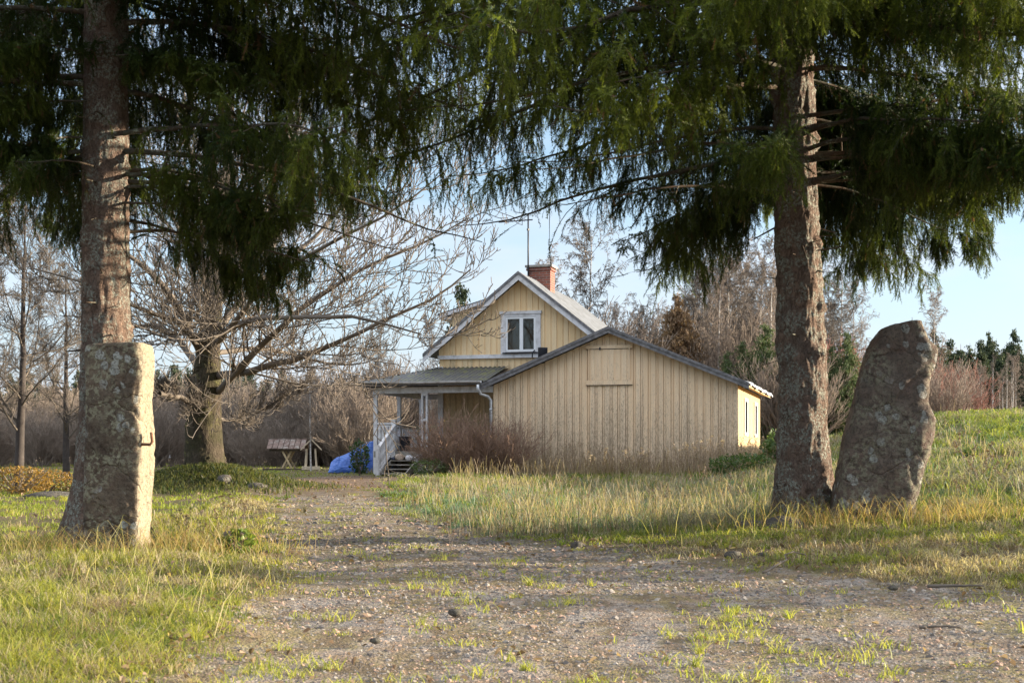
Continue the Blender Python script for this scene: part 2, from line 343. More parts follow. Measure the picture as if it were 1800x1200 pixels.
# ------------------------------------------------------------------ terrain
_cp = [(900, 1200, 4.6, 0), (300, 1200, 4.6, .02), (1500, 1200, 4.6, 0), (0, 1150, 5.0, .03), (1800, 1150, 5.2, .02), (900, 1050, 7.4, 0), (0, 1050, 7.4, .05),
       (1800, 1020, 8, .06), (205, 975, 11, 0), (600, 950, 12.5, .02), (1000, 950, 12.5, .03), (1540, 0, 12.5, .19), (1415, 0, 13, .17), (1750, 0, 14, .30),
       (600, 0, 18, .08), (600, 0, 27, .17), (700, 0, 38, .30), (1080, 0, 39, .34), (870, 0, 40, .33), (50, 0, 22, .08), (50, 0, 12, -.01), (360, 0, 28, .12),
       (100, 0, 45, .22), (505, 0, 48, .40), (600, 0, 43, .34), (400, 0, 80, .6), (0, 0, 80, .6), (900, 0, 80, .9), (1200, 0, 20, .08), (1250, 0, 33, .26),
       (1340, 0, 36, .45), (1335, 0, 44, .95), (1420, 0, 45, 1.25), (1640, 0, 20, .62), (1750, 0, 20, .72), (1750, 0, 26, 1.12), (1660, 0, 28, 1.25), (1550, 0, 28, 1.0), (1550, 0, 36, 1.6),
       (1720, 0, 36, 1.92), (1850, 0, 36, 1.97), (1720, 0, 44, 2.1), (1600, 0, 44, 1.9), (1750, 0, 70, 2.0), (1450, 0, 60, 1.7), (1250, 0, 70, 1.4), (1500, 0, 160, 2.2), (900, 0, 160, 1.3), (300, 0, 160, .9),
       (-200, 0, 20, .05), (-200, 0, 60, .3), (2100, 0, 20, .9), (2100, 0, 40, 2.1), (2100, 0, 10, .25), (1450, 0, 20, .45)]
_X = np.array([(a - 900) / F * c for a, b, c, d in _cp]); _Y = np.array([c for a, b, c, d in _cp]); _Z = np.array([d for a, b, c, d in _cp])
def _tl(x, y):
    y = np.clip(y, 3.5, 200); return np.stack([np.clip(x / (y + 4), -0.52, 0.52) * 3.0, np.log(y + 4)], -1)
_q = _tl(_X, _Y)
def _k(d2): return 0.5 * d2 * np.log(d2 + 1e-9)
_d2 = ((_q[:, None] - _q[None]) ** 2).sum(-1); _n = len(_q)
_A = np.zeros((_n + 3, _n + 3)); _A[:_n, :_n] = _k(_d2) + 0.004 * np.eye(_n); _A[:_n, _n] = 1; _A[:_n, _n + 1:] = _q; _A[_n, :_n] = 1; _A[_n + 1:, :_n] = _q.T
_w = np.linalg.solve(_A, np.r_[_Z, 0, 0, 0])
_xl = np.array([(0, -9), (3.2, -.9), (4.6, -1.1), (6.2, -1.28), (7.4, -1.35), (9.4, -1.6), (12.5, -2.15), (18, -3.1), (23, -4.1), (30, -6.0), (36, -6.6), (40, -5.6), (41, -5.0)])
_xr = np.array([(0, 9), (5.0, 9), (5.8, 5.2), (6.6, 3.4), (7.4, 2.7), (8.5, 2.0), (10.2, 1.27), (11.8, .49), (13.8, -.29), (18, -1.35), (24, -2.1), (30, -2.5), (36, -3.0), (41, -3.8)])
def drive(x, y, kk=1.0):                     # 1 inside the gravel drive, 0 outside
    a = np.interp(y, _xl[:, 0], _xl[:, 1]); b = np.interp(y, _xr[:, 0], _xr[:, 1])
    wob = (fbm(x * 1.3, y * 0.9, 0, 3, 3) - 0.5) * (0.5 + 0.03 * y)
    sc = (0.25 + 0.014 * y) * kk
    m = sstep(-sc, sc, x - a + wob) * sstep(-sc, sc, b - x + wob)
    return m * (1 - sstep(39.3, 41, y))
def middle(x, y):                    # grassy strip between the wheel tracks
    a = np.interp(y, _xl[:, 0], _xl[:, 1]); b = np.interp(y, _xr[:, 0], _xr[:, 1])
    c = np.interp(y, [5, 7, 9, 12, 16, 22], [-.2, -.2, -.35, -.95, -1.95, -2.9]) 
    return np.exp(-((x - c) / 0.7) ** 2) * sstep(6, 8, y) * (1 - sstep(26, 32, y))
def H(x, y, fine=True):
    x = np.asarray(x, float); y = np.asarray(y, float)
    x, y = np.broadcast_arrays(x, y); sh = x.shape; q = _tl(x.ravel(), y.ravel())
    z = np.zeros(len(q))
    for s in range(0, len(q), 20000):
        c = q[s:s + 20000]; z[s:s + 20000] = _k(((c[:, None] - _q[None]) ** 2).sum(-1)) @ _w[:_n] + _w[_n] + c @ _w[_n + 1:]
    z = z.reshape(sh)
    z = z + 0.50 * np.exp(-(((x + 6.1) / 1.5) ** 2 + ((y - 27.6) / 1.4) ** 2)) + 0.06 * np.exp(-(((x + 3.6) / .5) ** 2 + ((y - 12.4) / .5) ** 2)) - 0.03 * np.exp(-(((x + 3.3) / .8) ** 2 + ((y - 10.6) / .6) ** 2))
    z = z + 0.12 * np.exp(-(((x - 2.8) / .55) ** 2 + ((y - 12.9) / .5) ** 2))
    m = drive(x, y)
    if fine:
        z = z + (fbm(x * .8, y * .8, 1, 3, 9) - .5) * 0.10 * (1 - m) + (fbm(x * 3, y * 3, 2, 3, 12) - .5) * 0.045 * (1 - 0.5 * m) * np.clip(12 / (y + 6), 0, 1)
        z = z - 0.03 * m + 0.035 * m * middle(x, y)
    return z
def build_ground():
    ys = np.concatenate([-np.geomspace(40, 3, 8), np.linspace(-2, 3, 10), np.geomspace(3.2, 60, 620), np.geomspace(62, 900, 60)])
    ti = np.linspace(-0.48, 0.48, 440); to = 0.48 + np.geomspace(0.02, 5.5, 22)
    t = np.concatenate([-to[::-1], ti, to])
    Y = ys[:, None] + 0 * t[None]; X = t[None] * (np.maximum(ys, 3)[:, None] + 1.0)
    Z = H(X, Y)
    m = drive(X, Y); mid = middle(X, Y)
    lit = sstep(22, 30, Y) * m                                     # leaf litter by the porch
    far = sstep(45, 60, Y)
    dry = np.clip(fbm(X * .5, Y * .35, 0, 4, 20) * 1.2 - .25 + 0.35 * sstep(-1, 1, X) * sstep(10, 14, Y), 0, 1)
    C = np.stack([np.clip(m - 0.75 * mid * (fbm(X * 2, Y * 2, 0, 3, 4)), 0, 1), np.maximum(dry, far * 0.9), lit, np.ones_like(m)], -1)
    V = np.stack([X, Y, Z], -1).reshape(-1, 3); C = C.reshape(-1, 4)
    a, b = X.shape; i = np.arange(a - 1)[:, None]; j = np.arange(b - 1)[None]
    Q = np.stack([i * b + j, i * b + j + 1, (i + 1) * b + j + 1, (i + 1) * b + j], -1).reshape(-1, 4)
    inside = m.ravel()[Q].mean(1) > 0.5
    for nm, sel in (('ground', ~inside), ('gravel_drive', inside)):
        q = Q[sel]; u, inv = np.unique(q, return_inverse=True)
        mb = MB(); mb.add(V[u], inv.reshape(-1, 4), C=C[u]); tag(mb.build(nm, m_ground, None, True), kind='structure')
def mk_ground():
    g = G('soil_and_gravel'); o = g.geo(); sp = g.n('SeparateColor', None, Color=g.attr()); gr, dry, lit = sp.outputs[0], sp.outputs[1], sp.outputs[2]
    n1 = g.noise(o, 0.9, 5, 0.6); n2 = g.noise(o, 6, 5, 0.7); n3 = g.noise(o, 45, 5, 0.7)
    soil = g.mix(g.ramp(n3, 0.3, 0.7), (0.045, 0.032, 0.018), (0.23, 0.17, 0.095))
    green = g.mix(g.ramp(n3, 0.3, 0.7), (0.04, 0.052, 0.013), (0.16, 0.16, 0.045))
    soil = g.mix(g.ramp(g.math('ADD', n2, g.math('MULTIPLY', dry, -0.45)), 0.3, 0.55), soil, green)
    wv = g.n('TexWhiteNoise', dict(noise_dimensions='3D'), Vector=g.vor(o, 75, out='Position')).outputs[0]
    wv2 = g.n('TexWhiteNoise', dict(noise_dimensions='3D'), Vector=g.vor(o, 160, out='Position')).outputs[0]
    peb = g.mix(g.ramp(wv, 0.0, 1.0), (0.14, 0.12, 0.10), (0.40, 0.355, 0.31))
    peb = g.mix(0.4, peb, g.mix(wv2, (0.10, 0.085, 0.08), (0.42, 0.37, 0.32)))
    peb = g.mix(g.ramp(g.noise(o, 2.6, 5, 0.7), 0.40, 0.60, 0, 0.85), peb, (0.23, 0.16, 0.10))
    peb = g.mix(g.math('MULTIPLY', g.ramp(g.noise(g.mapv(o, (1.7, .75, 1)), 1.5, 6, 0.7), 0.45, 0.56), 0.8), peb, (0.19, 0.155, 0.065))
    peb = g.mix(g.math('MULTIPLY', g.ramp(g.noise(g.mapv(o, (1.5, .7, 1)), 3.2, 6, 0.7), 0.48, 0.58), 0.75), peb, (0.13, 0.092, 0.062))
    sx = g.n('SeparateColor', None, Color=g.attr()).outputs[0]; f = g.ramp(g.math('ADD', gr, g.math('MULTIPLY', g.math('SUBTRACT', n2, 0.5), 0.9)), 0.38, 0.6)
    c = g.mix(f, soil, peb)
    lf = g.mix(g.ramp(n3, 0.35, 0.65), (0.07, 0.045, 0.03), (0.24, 0.155, 0.10))
    c = g.mix(g.math('MULTIPLY', lit, g.ramp(n2, 0.3, 0.5)), c, lf)
    v = g.vor(o, 75); v2 = g.vor(o, 30)
    h = g.math('ADD', g.math('MULTIPLY', v, -0.6), g.math('ADD', g.math('MULTIPLY', v2, -0.5), g.noise(o, 20, 5, 0.7)))
    return g.end(g.bsdf(c, 0.92, g.bump(h, 0.9, 0.018), spec=0.15))
m_ground = mk_ground()
build_ground()

# ------------------------------------------------------------------ blades
def blades(name, x, y, h, wd, bend, C, base=None, lean=None, mat=None):
    n = len(x); z = H(x, y) - 0.01 if base is None else base
    az = rng.uniform(0, 2 * np.pi, n); fa = az + rng.normal(0, .6, n) + np.pi / 2
    d = np.stack([np.cos(az), np.sin(az), 0 * az], -1); s = np.stack([np.cos(fa), np.sin(fa), 0 * fa], -1)
    b = np.stack([x, y, z], -1); up = np.array([0, 0, 1.0])
    bh = (bend * h)[:, None]; hh = h[:, None]; ww = (wd / 2)[:, None]
    p1 = b + up * hh * .45 + d * bh * .18; p2 = b + up * hh * .8 + d * bh * .55
    p3 = b + up * hh * (1 - .35 * np.minimum(bend, 1.5))[:, None] + d * bh
    V = np.stack([b - s * ww, b + s * ww, p1 - s * ww * .9, p1 + s * ww * .9, p2 - s * ww * .6, p2 + s * ww * .6, p3], 1)
    k = (np.arange(n) * 7)[:, None]
    Q = np.concatenate([k + np.array([[0, 1, 3, 2]]), k + np.array([[2, 3, 5, 4]])]); T = k + np.array([[4, 5, 6]])
    mb = MB(); mb.add(V, Q, T, C=np.repeat(C, 7, 0)); return mb.build(name, mat or m_grass)
def scatter(n, y0, y1, tm=0.44, tmin=None):
    y = np.exp(rng.uniform(math.log(y0), math.log(y1), n)); t = rng.uniform(-tm if tmin is None else tmin, tm, n); return t * y, y
def lerpc(a, b, t): return np.array(a)[None] * (1 - t[:, None]) + np.array(b)[None] * t[:, None]
GREEN, LIME, STRAW, BROWN, BLUEG = (.07, .12, .02), (.24, .27, .042), (.40, .345, .235), (.19, .135, .09), (.16, .23, .13)
def grass_main():
    x, y = scatter(470000, 3.6, 75); m = drive(x, y); mid = middle(x, y)
    patch = fbm(x * 2.2, y * 2.2, 0, 3, 31); big = fbm(x * .45, y * .35, 0, 3, 33)
    clump = fbm(x * 7, y * 7, 0, 2, 37)
    keep = (1 - m) * (0.12 + 0.88 * sstep(.38, .60, patch)) * (0.12 + .88 * sstep(.38, .62, clump))
    keep = np.maximum(keep, m * mid * sstep(.42, .55, patch) * .8)
    keep = np.maximum(keep, m * sstep(.56, .68, patch) * .35)
    left = x < np.interp(y, _xl[:, 0], _xl[:, 1]) + .2
    # building footprint
    u, v = to_house(x, y); keep = keep * ~((u > 0) & (u < 7.06) & (v > 0) & (v < 6.8)) * ~((u > -3.5) & (u < 3) & (v > .1) & (v < 9))
    k = rng.random(len(x)) < keep; x, y, m, mid, patch, big, left, clump = (q[k] for q in (x, y, m, mid, patch, big, left, clump))
    n = len(x); r = rng.random(n)
    meadow = ((x > -2) & (y > 13)).astype(float) * (1 - m)
    lawn = ((x < -4.2) & (y > 11)).astype(float)
    h = .045 + .10 * rng.random(n) * (1 - m) + .05 * clump
    h = np.where(meadow > .5, .05 + .22 * rng.random(n) ** 2.2 * (.3 + 1.1 * big) + .10 * clump * patch, h); h = np.where(lawn > 0, .05 + .05 * rng.random(n), h)
    h = np.where(m > .5, .015 + .04 * rng.random(n), h)
    nearb = (1 - m) * (y < 13)
    h = np.where((nearb > .5) & left, .03 + .10 * rng.random(n) * (.3 + 1.2 * clump), h)
    h = np.where((nearb > .5) & ~left, .04 + .08 * rng.random(n), h)
    h = h * (.35 + .8 * clump) * (1 - .75 * drive(x, y, 3.0))
    wd = np.maximum(.0032, .00065 * y) * rng.uniform(.6, 1.3, n)
    mp_ = fbm(x * 1.6, y * 1.2, 0, 3, 91); dr = np.clip(big * 1.2 - .35 + 2.6 * (mp_ - .5) + rng.normal(0, .18, n) + .18 * meadow - .55 * lawn, 0, 1)
    field = ((x > .28 * y) & (y > 15)).astype(float); dr = np.clip(dr - .30 * field + .65 * field * sstep(27, 18, y), 0, 1)
    dr = np.where((nearb > .5) & ~left, np.clip(dr + .30, 0, 1), np.where((nearb > .5) & (lawn < .5), np.clip(dr + .30, 0, 1), dr))
    tt = rng.random(n)
    C = lerpc(GREEN, LIME, np.clip(tt + .25 * field + .2 * lawn + .15 * left, 0, 1)) * np.where((left & (lawn < .5))[:, None], np.array((1.35, 1.1, 1.1))[None], 1); S = lerpc(STRAW, BROWN, np.clip(rng.random(n) ** 1.6 + 1.2 * (fbm(x * .9, y * .7, 0, 3, 39) - .5), 0, 1))
    g2 = rng.random(n) < dr; C = np.where(g2[:, None], S, C)
    bg_ = (meadow > .5) & (rng.random(n) < sstep(.5, .62, patch)) & (y < 30); C = np.where((bg_ & ~g2)[:, None], np.array(BLUEG)[None], C)
    C = C * rng.uniform(.7, 1.25, n)[:, None]
    C = np.where((meadow > .5)[:, None], C * np.array((.66, .74, .84))[None], C)  # meadow blades dulled: shade over the meadow put into their colour
    bend = rng.uniform(.15, 1.1, n); fl = rng.random(n) < .16; h = np.where(fl, h * .35, h); bend = np.where(fl, rng.uniform(2, 4, n), bend); C[fl] = lerpc((.40, .33, .20), (.15, .10, .06), rng.random(fl.sum()))
    tag(blades('grass', x, y, h, wd, bend, C), kind='stuff')
def tussocks():
    # tufted grass: every tussock has its own colour, size and lean
    cx, cy = scatter(15000, 4.0, 44, .44); m = drive(cx, cy); big = fbm(cx * .45, cy * .35, 0, 3, 33); pt = fbm(cx * 1.1, cy * .9, 0, 3, 71)
    u, v = to_house(cx, cy); ok = ~((u > -.2) & (u < 7.2) & (v > -.1) & (v < 7)) & ~((u > -4) & (u < 3) & (v > -1.5) & (v < 9))
    lawn = (cx < -4.4) & (cy > 11.5)
    k = ok & (rng.random(len(cx)) < (1 - m) * (.35 + .65 * sstep(.35, .6, pt)) * np.where(lawn, .1, 1)); cx, cy, big, pt = cx[k], cy[k], big[k], pt[k]; n = len(cx)
    left = cx < np.interp(cy, _xl[:, 0], _xl[:, 1]) + .3; meadow = (~left) & (cy > 12.8); fieldr = (cx > .28 * cy) & (cy > 15)
    cnt = rng.integers(10, 34, n); idx = np.repeat(np.arange(n), cnt); N = len(idx)
    rad = rng.uniform(.02, .07, n) * np.clip(cy / 14, .8, 2.2)
    x = cx[idx] + rng.normal(0, 1, N) * rad[idx]; y = cy[idx] + rng.normal(0, 1, N) * rad[idx]
    hs = rng.uniform(.04, .12, n); hs = np.where(meadow, rng.uniform(.06, .21, n), hs); hs = np.where((~left) & (~meadow), rng.uniform(.04, .11, n), hs); hs = np.where(fieldr, rng.uniform(.10, .24, n), hs)
    h = hs[idx] * rng.uniform(.5, 1.2, N) * (1 - .8 * drive(cx, cy, 3.0))[idx]; r = rng.random(n)
    kind = np.clip(big * 1.3 - .35 + 2.2 * (fbm(cx * 1.6, cy * 1.2, 0, 3, 91) - .5) + rng.normal(0, .2, n) + .1 * meadow - .05 * left - .3 * fieldr + .6 * fieldr * sstep(27, 18, cy), 0, 1)
    C0 = lerpc((.09, .14, .025), (.36, .34, .07), r); C1 = lerpc((.44, .375, .25), (.20, .14, .09), r ** 1.3); C = np.where((rng.random(n) < kind)[:, None], C1, C0)
    bgm = meadow & (pt > .53) & (cy < 28) & (cx < 2.5); C = np.where((bgm & (rng.random(n) < .6))[:, None], lerpc((.13, .19, .10), (.24, .32, .2), r), C)
    C = np.where(meadow[:, None], C * np.array((.70, .78, .86))[None], C); C = C[idx] * rng.uniform(.75, 1.25, N)[:, None]  # tussocks in the meadow darkened the same way, shade in the colour
    tag(blades('grass_tussocks', x, y, h, np.maximum(.0034, .0006 * y) * rng.uniform(.6, 1.3, N), np.where(rng.random(N) < .2, rng.uniform(1.5, 2.6, N), rng.uniform(.3, 1.4, N)), C), kind='stuff')
def grass_tufts():
    # bright fresh tufts growing through the gravel
    xs, ys_ = [], []; cx, cy = scatter(1500, 4.2, 24, .42)
    mm = drive(cx, cy); k = (mm > .5); cx, cy = cx[k], cy[k]
    kk = rng.random(len(cx)) < .16 + .9 * sstep(.50, .66, fbm(cx * .9, cy * .9, 0, 3, 44)) + .5 * middle(cx, cy); cx, cy = cx[kk], cy[kk]
    n = len(cx); cnt = rng.integers(6, 34, n); idx = np.repeat(np.arange(n), cnt); rad = rng.uniform(.01, .055, n)[idx]
    x = cx[idx] + rng.normal(0, 1, len(idx)) * rad; y = cy[idx] + rng.normal(0, 1, len(idx)) * rad * .8
    h = rng.uniform(.02, .07, n)[idx] * rng.uniform(.5, 1.3, len(idx)); wd = rng.uniform(.003, .006, len(idx))
    C = lerpc((.21, .26, .045), (.42, .39, .10), rng.random(len(idx))) * rng.uniform(.8, 1.15, len(idx))[:, None]
    tag(blades('grass_tufts', x, y, h, wd, rng.uniform(.4, 1.3, len(idx)), C), kind='stuff')
def tall_grass():
    # pale dry stalks: meadow before the shed, round the stones, on the bank
    x, y = scatter(60000, 12.5, 41, .44, -.10); m = drive(x, y); b = fbm(x * .7, y * .6, 0, 3, 51)
    u, v = to_house(x, y)
    dens = (1 - m) * sstep(.38, .62, b) * .26 + .8 * sstep(35.5, 38, y) * (x < 8) * (1 - m)
    dens = dens * (v < -.1) * (x > -1.6 + 0 * y)
    dens = dens * np.where(x > .25 * y, .30, 1)
    k = rng.random(len(x)) < dens; x, y = x[k], y[k]; n = len(x)
    h = rng.uniform(.18, .48, n) * np.where(y > 36, rng.uniform(.9, 1.7, n), .85); wd = np.maximum(.0028, .00042 * y) * rng.uniform(.6, 1.2, n)
    C = lerpc((.40, .34, .24), (.22, .15, .10), rng.random(n) ** 1.1) * rng.uniform(.7, 1.15, n)[:, None]
    tag(blades('dry_grass', x, y, h, wd, rng.uniform(.1, .75, n), C), kind='stuff')
    # a few long pale blades leaning over the verges
    x = np.concatenate([rng.uniform(-2.6, -1.2, 70), rng.uniform(1.2, 4.5, 90), rng.uniform(-4.2, -2.2, 60)]); y = np.concatenate([rng.uniform(5.2, 9.5, 70), rng.uniform(10.5, 13, 90), rng.uniform(9.5, 11.5, 60)])
    k = drive(x, y) < .4; x, y = x[k], y[k]; n = len(x)
    tag(blades('dry_grass', x, y, rng.uniform(.15, .42, n), rng.uniform(.003, .006, n), rng.uniform(.3, 1.6, n), lerpc((.50, .42, .25), (.32, .32, .08), rng.random(n))), kind='stuff')
    # around the standing stones and trunks
    cs = [(-3.2, 10.72, .55, .20, 700), (-3.75, 11.2, .35, .3, 500), (-2.6, 11.1, .35, .4, 900), (3.25, 12.2, .55, .18, 800), (2.5, 12.4, .4, .25, 500), (4.1, 12.3, .35, .25, 600)]
    X, Y_ = [], []
    for cx, cy, sx, sy, c in cs: X.append(rng.normal(cx, sx, c)); Y_.append(rng.normal(cy, sy, c))
    x = np.concatenate(X); y = np.concatenate(Y_); n = len(x)
    h = rng.uniform(.08, .34, n) * rng.uniform(.5, 1.1, n); C = lerpc((.50, .38, .17), (.28, .17, .08), rng.random(n) ** 1.3)
    C = np.where((rng.random(n) < .25)[:, None], np.array((.16, .2, .04))[None], C)
    tag(blades('dry_grass', x, y, h, np.full(n, .0035), rng.uniform(.3, 1.5, n), C), kind='stuff')
def pebbles():
    x, y = scatter(115000, 3.8, 24, .43); m = drive(x, y)
    k = rng.random(len(x)) < m * (.35 + .65 * sstep(.35, .6, fbm(x * 1.2, y * 1.2, 0, 3, 61))); x, y = x[k], y[k]; n = len(x)
    r = np.clip(rng.lognormal(math.log(.0056), .5, n), .003, .02) * np.clip(y / 6, .8, 2.2)
    ph = np.array([(1, 0, 0), (0, 1, 0), (-1, 0, 0), (0, -1, 0), (0, 0, .75), (.6, .6, .45), (-.6, .6, .4), (-.55, -.6, .45), (.6, -.55, .4)], float)
    T = np.array([(0, 1, 5), (1, 2, 6), (2, 3, 7), (3, 0, 8), (0, 5, 8), (1, 6, 5), (2, 7, 6), (3, 8, 7), (4, 5, 6), (4, 6, 7), (4, 7, 8), (4, 8, 5)])
    T = T[:, [0, 1, 2]]; a = rng.uniform(0, 6.28, n); ca, sa = np.cos(a), np.sin(a)
    V = ph[None] * rng.uniform(.65, 1.2, (n, 9, 1)) * (r[:, None, None]) * rng.uniform(.7, 1.3, (n, 1, 3))
    V = np.stack([V[..., 0] * ca[:, None] - V[..., 1] * sa[:, None], V[..., 0] * sa[:, None] + V[..., 1] * ca[:, None], V[..., 2]], -1)
    V += np.stack([x, y, H(x, y) - r * .2], -1)[:, None]
    C = lerpc((.10, .085, .075), (.33, .29, .25), rng.random(n) ** 1.8); kk = rng.random(n) < .2; C[kk] = (.33, .22, .16)
    mb = MB(); mb.add(V, None, (np.arange(n) * 9)[:, None, None] + T[None], C=np.repeat(C, 9, 0))
    g = G('pebble'); mt = g.end(g.bsdf(g.attr(), .85)); tag(mb.build('gravel', mt), kind='stuff')
def leaves():
    # fallen leaves
    x, y = scatter(15000, 4.3, 40, .42); m = drive(x, y)
    d = .16 + .5 * sstep(22, 29, y) * m + 1.6 * np.exp(-((x + 1.75) / .55) ** 2 - ((y - 5.1) / .8) ** 2) + .45 * (1 - m) * (y < 12) * (x > .5) + .2 * (1 - m) * (y < 12)
    d *= np.where(m > .5, np.where(y < 20, .5, 1), 1)
    k = rng.random(len(x)) < d; x, y = x[k], y[k]; n = len(x); s = rng.uniform(.018, .042, n) * np.clip(y / 12, .7, 1.6)
    a = rng.uniform(0, 6.28, n); tl = rng.normal(0, .5, (n, 2)); d1 = nrm(np.stack([np.cos(a), np.sin(a), tl[:, 0]], -1)); d2 = nrm(np.stack([-np.sin(a), np.cos(a), tl[:, 1]], -1))
    c = np.stack([x, y, H(x, y) + .006 + .014 * rng.random(n)], -1); S = s[:, None] * .8
    cv = np.array([0, 0, 1.0])[None] * S * rng.uniform(.1, .5, (n, 1))
    V = np.stack([c - d1 * S, c - d1 * S * .3 - d2 * S * .55 + cv, c - d1 * S * .3 + d2 * S * .55 + cv, c + d1 * S * .4 - d2 * S * .5 + cv, c + d1 * S * .4 + d2 * S * .5 + cv, c + d1 * S, c + cv * -.2], 1)
    T = np.array([(0, 1, 6), (0, 6, 2), (1, 3, 6), (6, 4, 2), (3, 5, 6), (6, 5, 4)])
    C = lerpc((.10, .06, .04), (.34, .24, .16), rng.random(n)); kk = rng.random(n) < .04; C[kk] = (.45, .33, .12)
    mb = MB(); mb.add(V, None, (np.arange(n) * 7)[:, None, None] + T[None], C=np.repeat(C, 7, 0)); tag(mb.build('fallen_leaves', m_leaf), kind='stuff')
HA = R(15.4); L0 = np.array([-0.532, 39.874])
def to_house(x, y):
    dx = x - L0[0]; dy = y - L0[1]; return dx * math.cos(HA) - dy * math.sin(HA), dx * math.sin(HA) + dy * math.cos(HA)
def from_house(u, v): return L0[0] + math.cos(HA) * u + math.sin(HA) * v, L0[1] - math.sin(HA) * u + math.cos(HA) * v
grass_main(); tussocks(); grass_tufts(); tall_grass(); pebbles(); leaves()

# ------------------------------------------------------------------ house (local frame: x along the gable wall, y back, z up)
HZ0 = 0.30
def clad(mb, u0, u1, top, z0, period, bw, proud, v=0.0, axis='u', face=-1):
    # board-and-batten wall: backing sheet + proud boards, top edge follows top(u)
    def pt(u, z, off): return (u, v + face * off, z) if axis == 'u' else (v + face * off, u, z)
    ext = (0, -face * 0.08, 0) if axis == 'u' else (-face * 0.08, 0, 0)
    us = sorted(set([u0, u1] + [k for k in top[1] if u0 < k < u1]))
    mb.prism([pt(u0, z0, 0), pt(u1, z0, 0)] + [pt(u, top[0](u), 0) for u in us[::-1]], ext)
    n = int(round((u1 - u0) / period)); p = (u1 - u0) / n
    for i in range(n):
        a = u0 + i * p + random.uniform(-.008, .008); b = a + bw * random.uniform(.92, 1.06); b = min(b, u1)
        a = max(a, u0)
        ks = [k for k in top[1] if a < k < b]
        poly = [pt(a, z0 - random.uniform(0, .03), proud), pt(b, z0 - random.uniform(0, .03), proud)] + [pt(u, top[0](u) - .002, proud) for u in [b] + ks[::-1] + [a]]
        mb.prism(poly, tuple(e * (proud - .002) / .08 for e in ext))
        c, d = b + (a + p - b) * .22, b + (a + p - b) * .80
        if proud > .025 and d < u1: mb.prism([pt(c, z0, proud * .55), pt(d, z0, proud * .55), pt(d, top[0](d) - .003, proud * .55), pt(c, top[0](c) - .003, proud * .55)], tuple(e * (proud * .55 - .002) / .08 for e in ext))
def boxpart(name, mat, parent, *bx):
    mb = MB()
    for b in bx: mb.box(*b)
    return mb.build(name, mat, parent)
hx, hy = L0
house = empty('yellow_house', (hx, hy, 0), -HA, 'yellow board-clad gabled house with a brick chimney and a covered porch, behind the low shed', 'house')
HU0, HU1, HAP, HV0, HV1, APZ, SL = -2.35, 2.96, .305, 2.0, 9.1, 6.44, .80
SLm = SL
gz = lambda u: APZ - .16 - SLm * abs(u - HAP)
mb = MB()
clad(mb, HU0, HU1, (gz, [HAP]), 3.99, .19, .15, .022, HV0); wall = mb.build('gable_wall', m_house, house)
mb = MB(); clad(mb, HU0, HU1, ((lambda u: 3.92), []), HZ0, .19, .15, .018, HV0 + .05)
mb.box(HU0, HU0 + .08, HV0 + .12, HV1, HZ0, gz(HU0)); mb.box(HU1 - .08, HU1, HV0 + .12, HV1, HZ0, gz(HU0))
mb.prism([(HU0 + .081, HV1 - .08, HZ0), (HU1 - .081, HV1 - .08, HZ0), (HU1 - .081, HV1 - .08, gz(HU1)), (HAP, HV1 - .08, gz(HAP)), (HU0 + .081, HV1 - .08, gz(HU0))], (0, .08, 0))
mb.build('lower_wall', m_house, house)
boxpart('trim_board', m_white, house, (HU0 - .03, HU1, HV0 - .055, HV0 + .03, 3.87, 3.985))
boxpart('corner_board', m_white, house, (HU0 - .03, HU0 + .13, HV0 - .02, HV0 + .045, HZ0, 3.64), (HU0 - .035, HU0 - .002, HV0 + .045, HV0 + .2, HZ0, 3.62))
# main roof: two slopes with ribs
def roof_slope(mb, sgn, v0, v1, over, zt, th=.05):
    e = HAP + sgn * (abs((HU0 if sgn < 0 else HU1) - HAP) + over)
    n = int((v1 - v0) / .05); vs = np.linspace(v0, v1, n)
    top = np.where((np.arange(n) % 6) == 0, .03, 0.0)
    a = np.stack([np.full(n, HAP), vs, zt + top], -1); b = np.stack([np.full(n, e), vs, zt - SLm * abs(e - HAP) + top], -1)
    mb.grid(np.stack([a, b], 0)); mb.prism([(HAP, v0, zt - .005), (e, v0, zt - SLm * abs(e - HAP) - .005), (e, v0, zt - SLm * abs(e - HAP) - th), (HAP, v0, zt - th)], (0, v1 - v0, 0))
mb = MB(); roof_slope(mb, -1, HV0 - .35, HV1 + .3, .38, APZ); roof_slope(mb, 1, HV0 - .35, HV1 + .3, .38, APZ); mb.build('main_roof', m_metalroof, house)
mb = MB(); mb2 = MB()
for s in (-1, 1):
    e = HAP + s * (abs((HU0 if s < 0 else HU1) - HAP) + .40); z1 = APZ - SLm * abs(e - HAP)
    mb.prism([(HAP, HV0 - .39, APZ - .07), (e, HV0 - .39, z1 - .07), (e, HV0 - .39, z1 - .24), (HAP, HV0 - .39, APZ - .24)], (0, .035, 0))
    mb2.prism([(HAP, HV0 - .42, APZ + .03), (e, HV0 - .42, z1 + .03), (e, HV0 - .42, z1 - .066), (HAP, HV0 - .42, APZ - .066)], (0, .06, 0))
    mb.prism([(HAP, HV0 - .35, APZ - .06), (e, HV0 - .35, z1 - .06), (e, HV0 - .35, z1 - .085), (HAP, HV0 - .35, APZ - .085)], (0, .34, 0))
mb.build('rake_board', m_white, house); mb2.build('rake_capping', m_greywood, house)
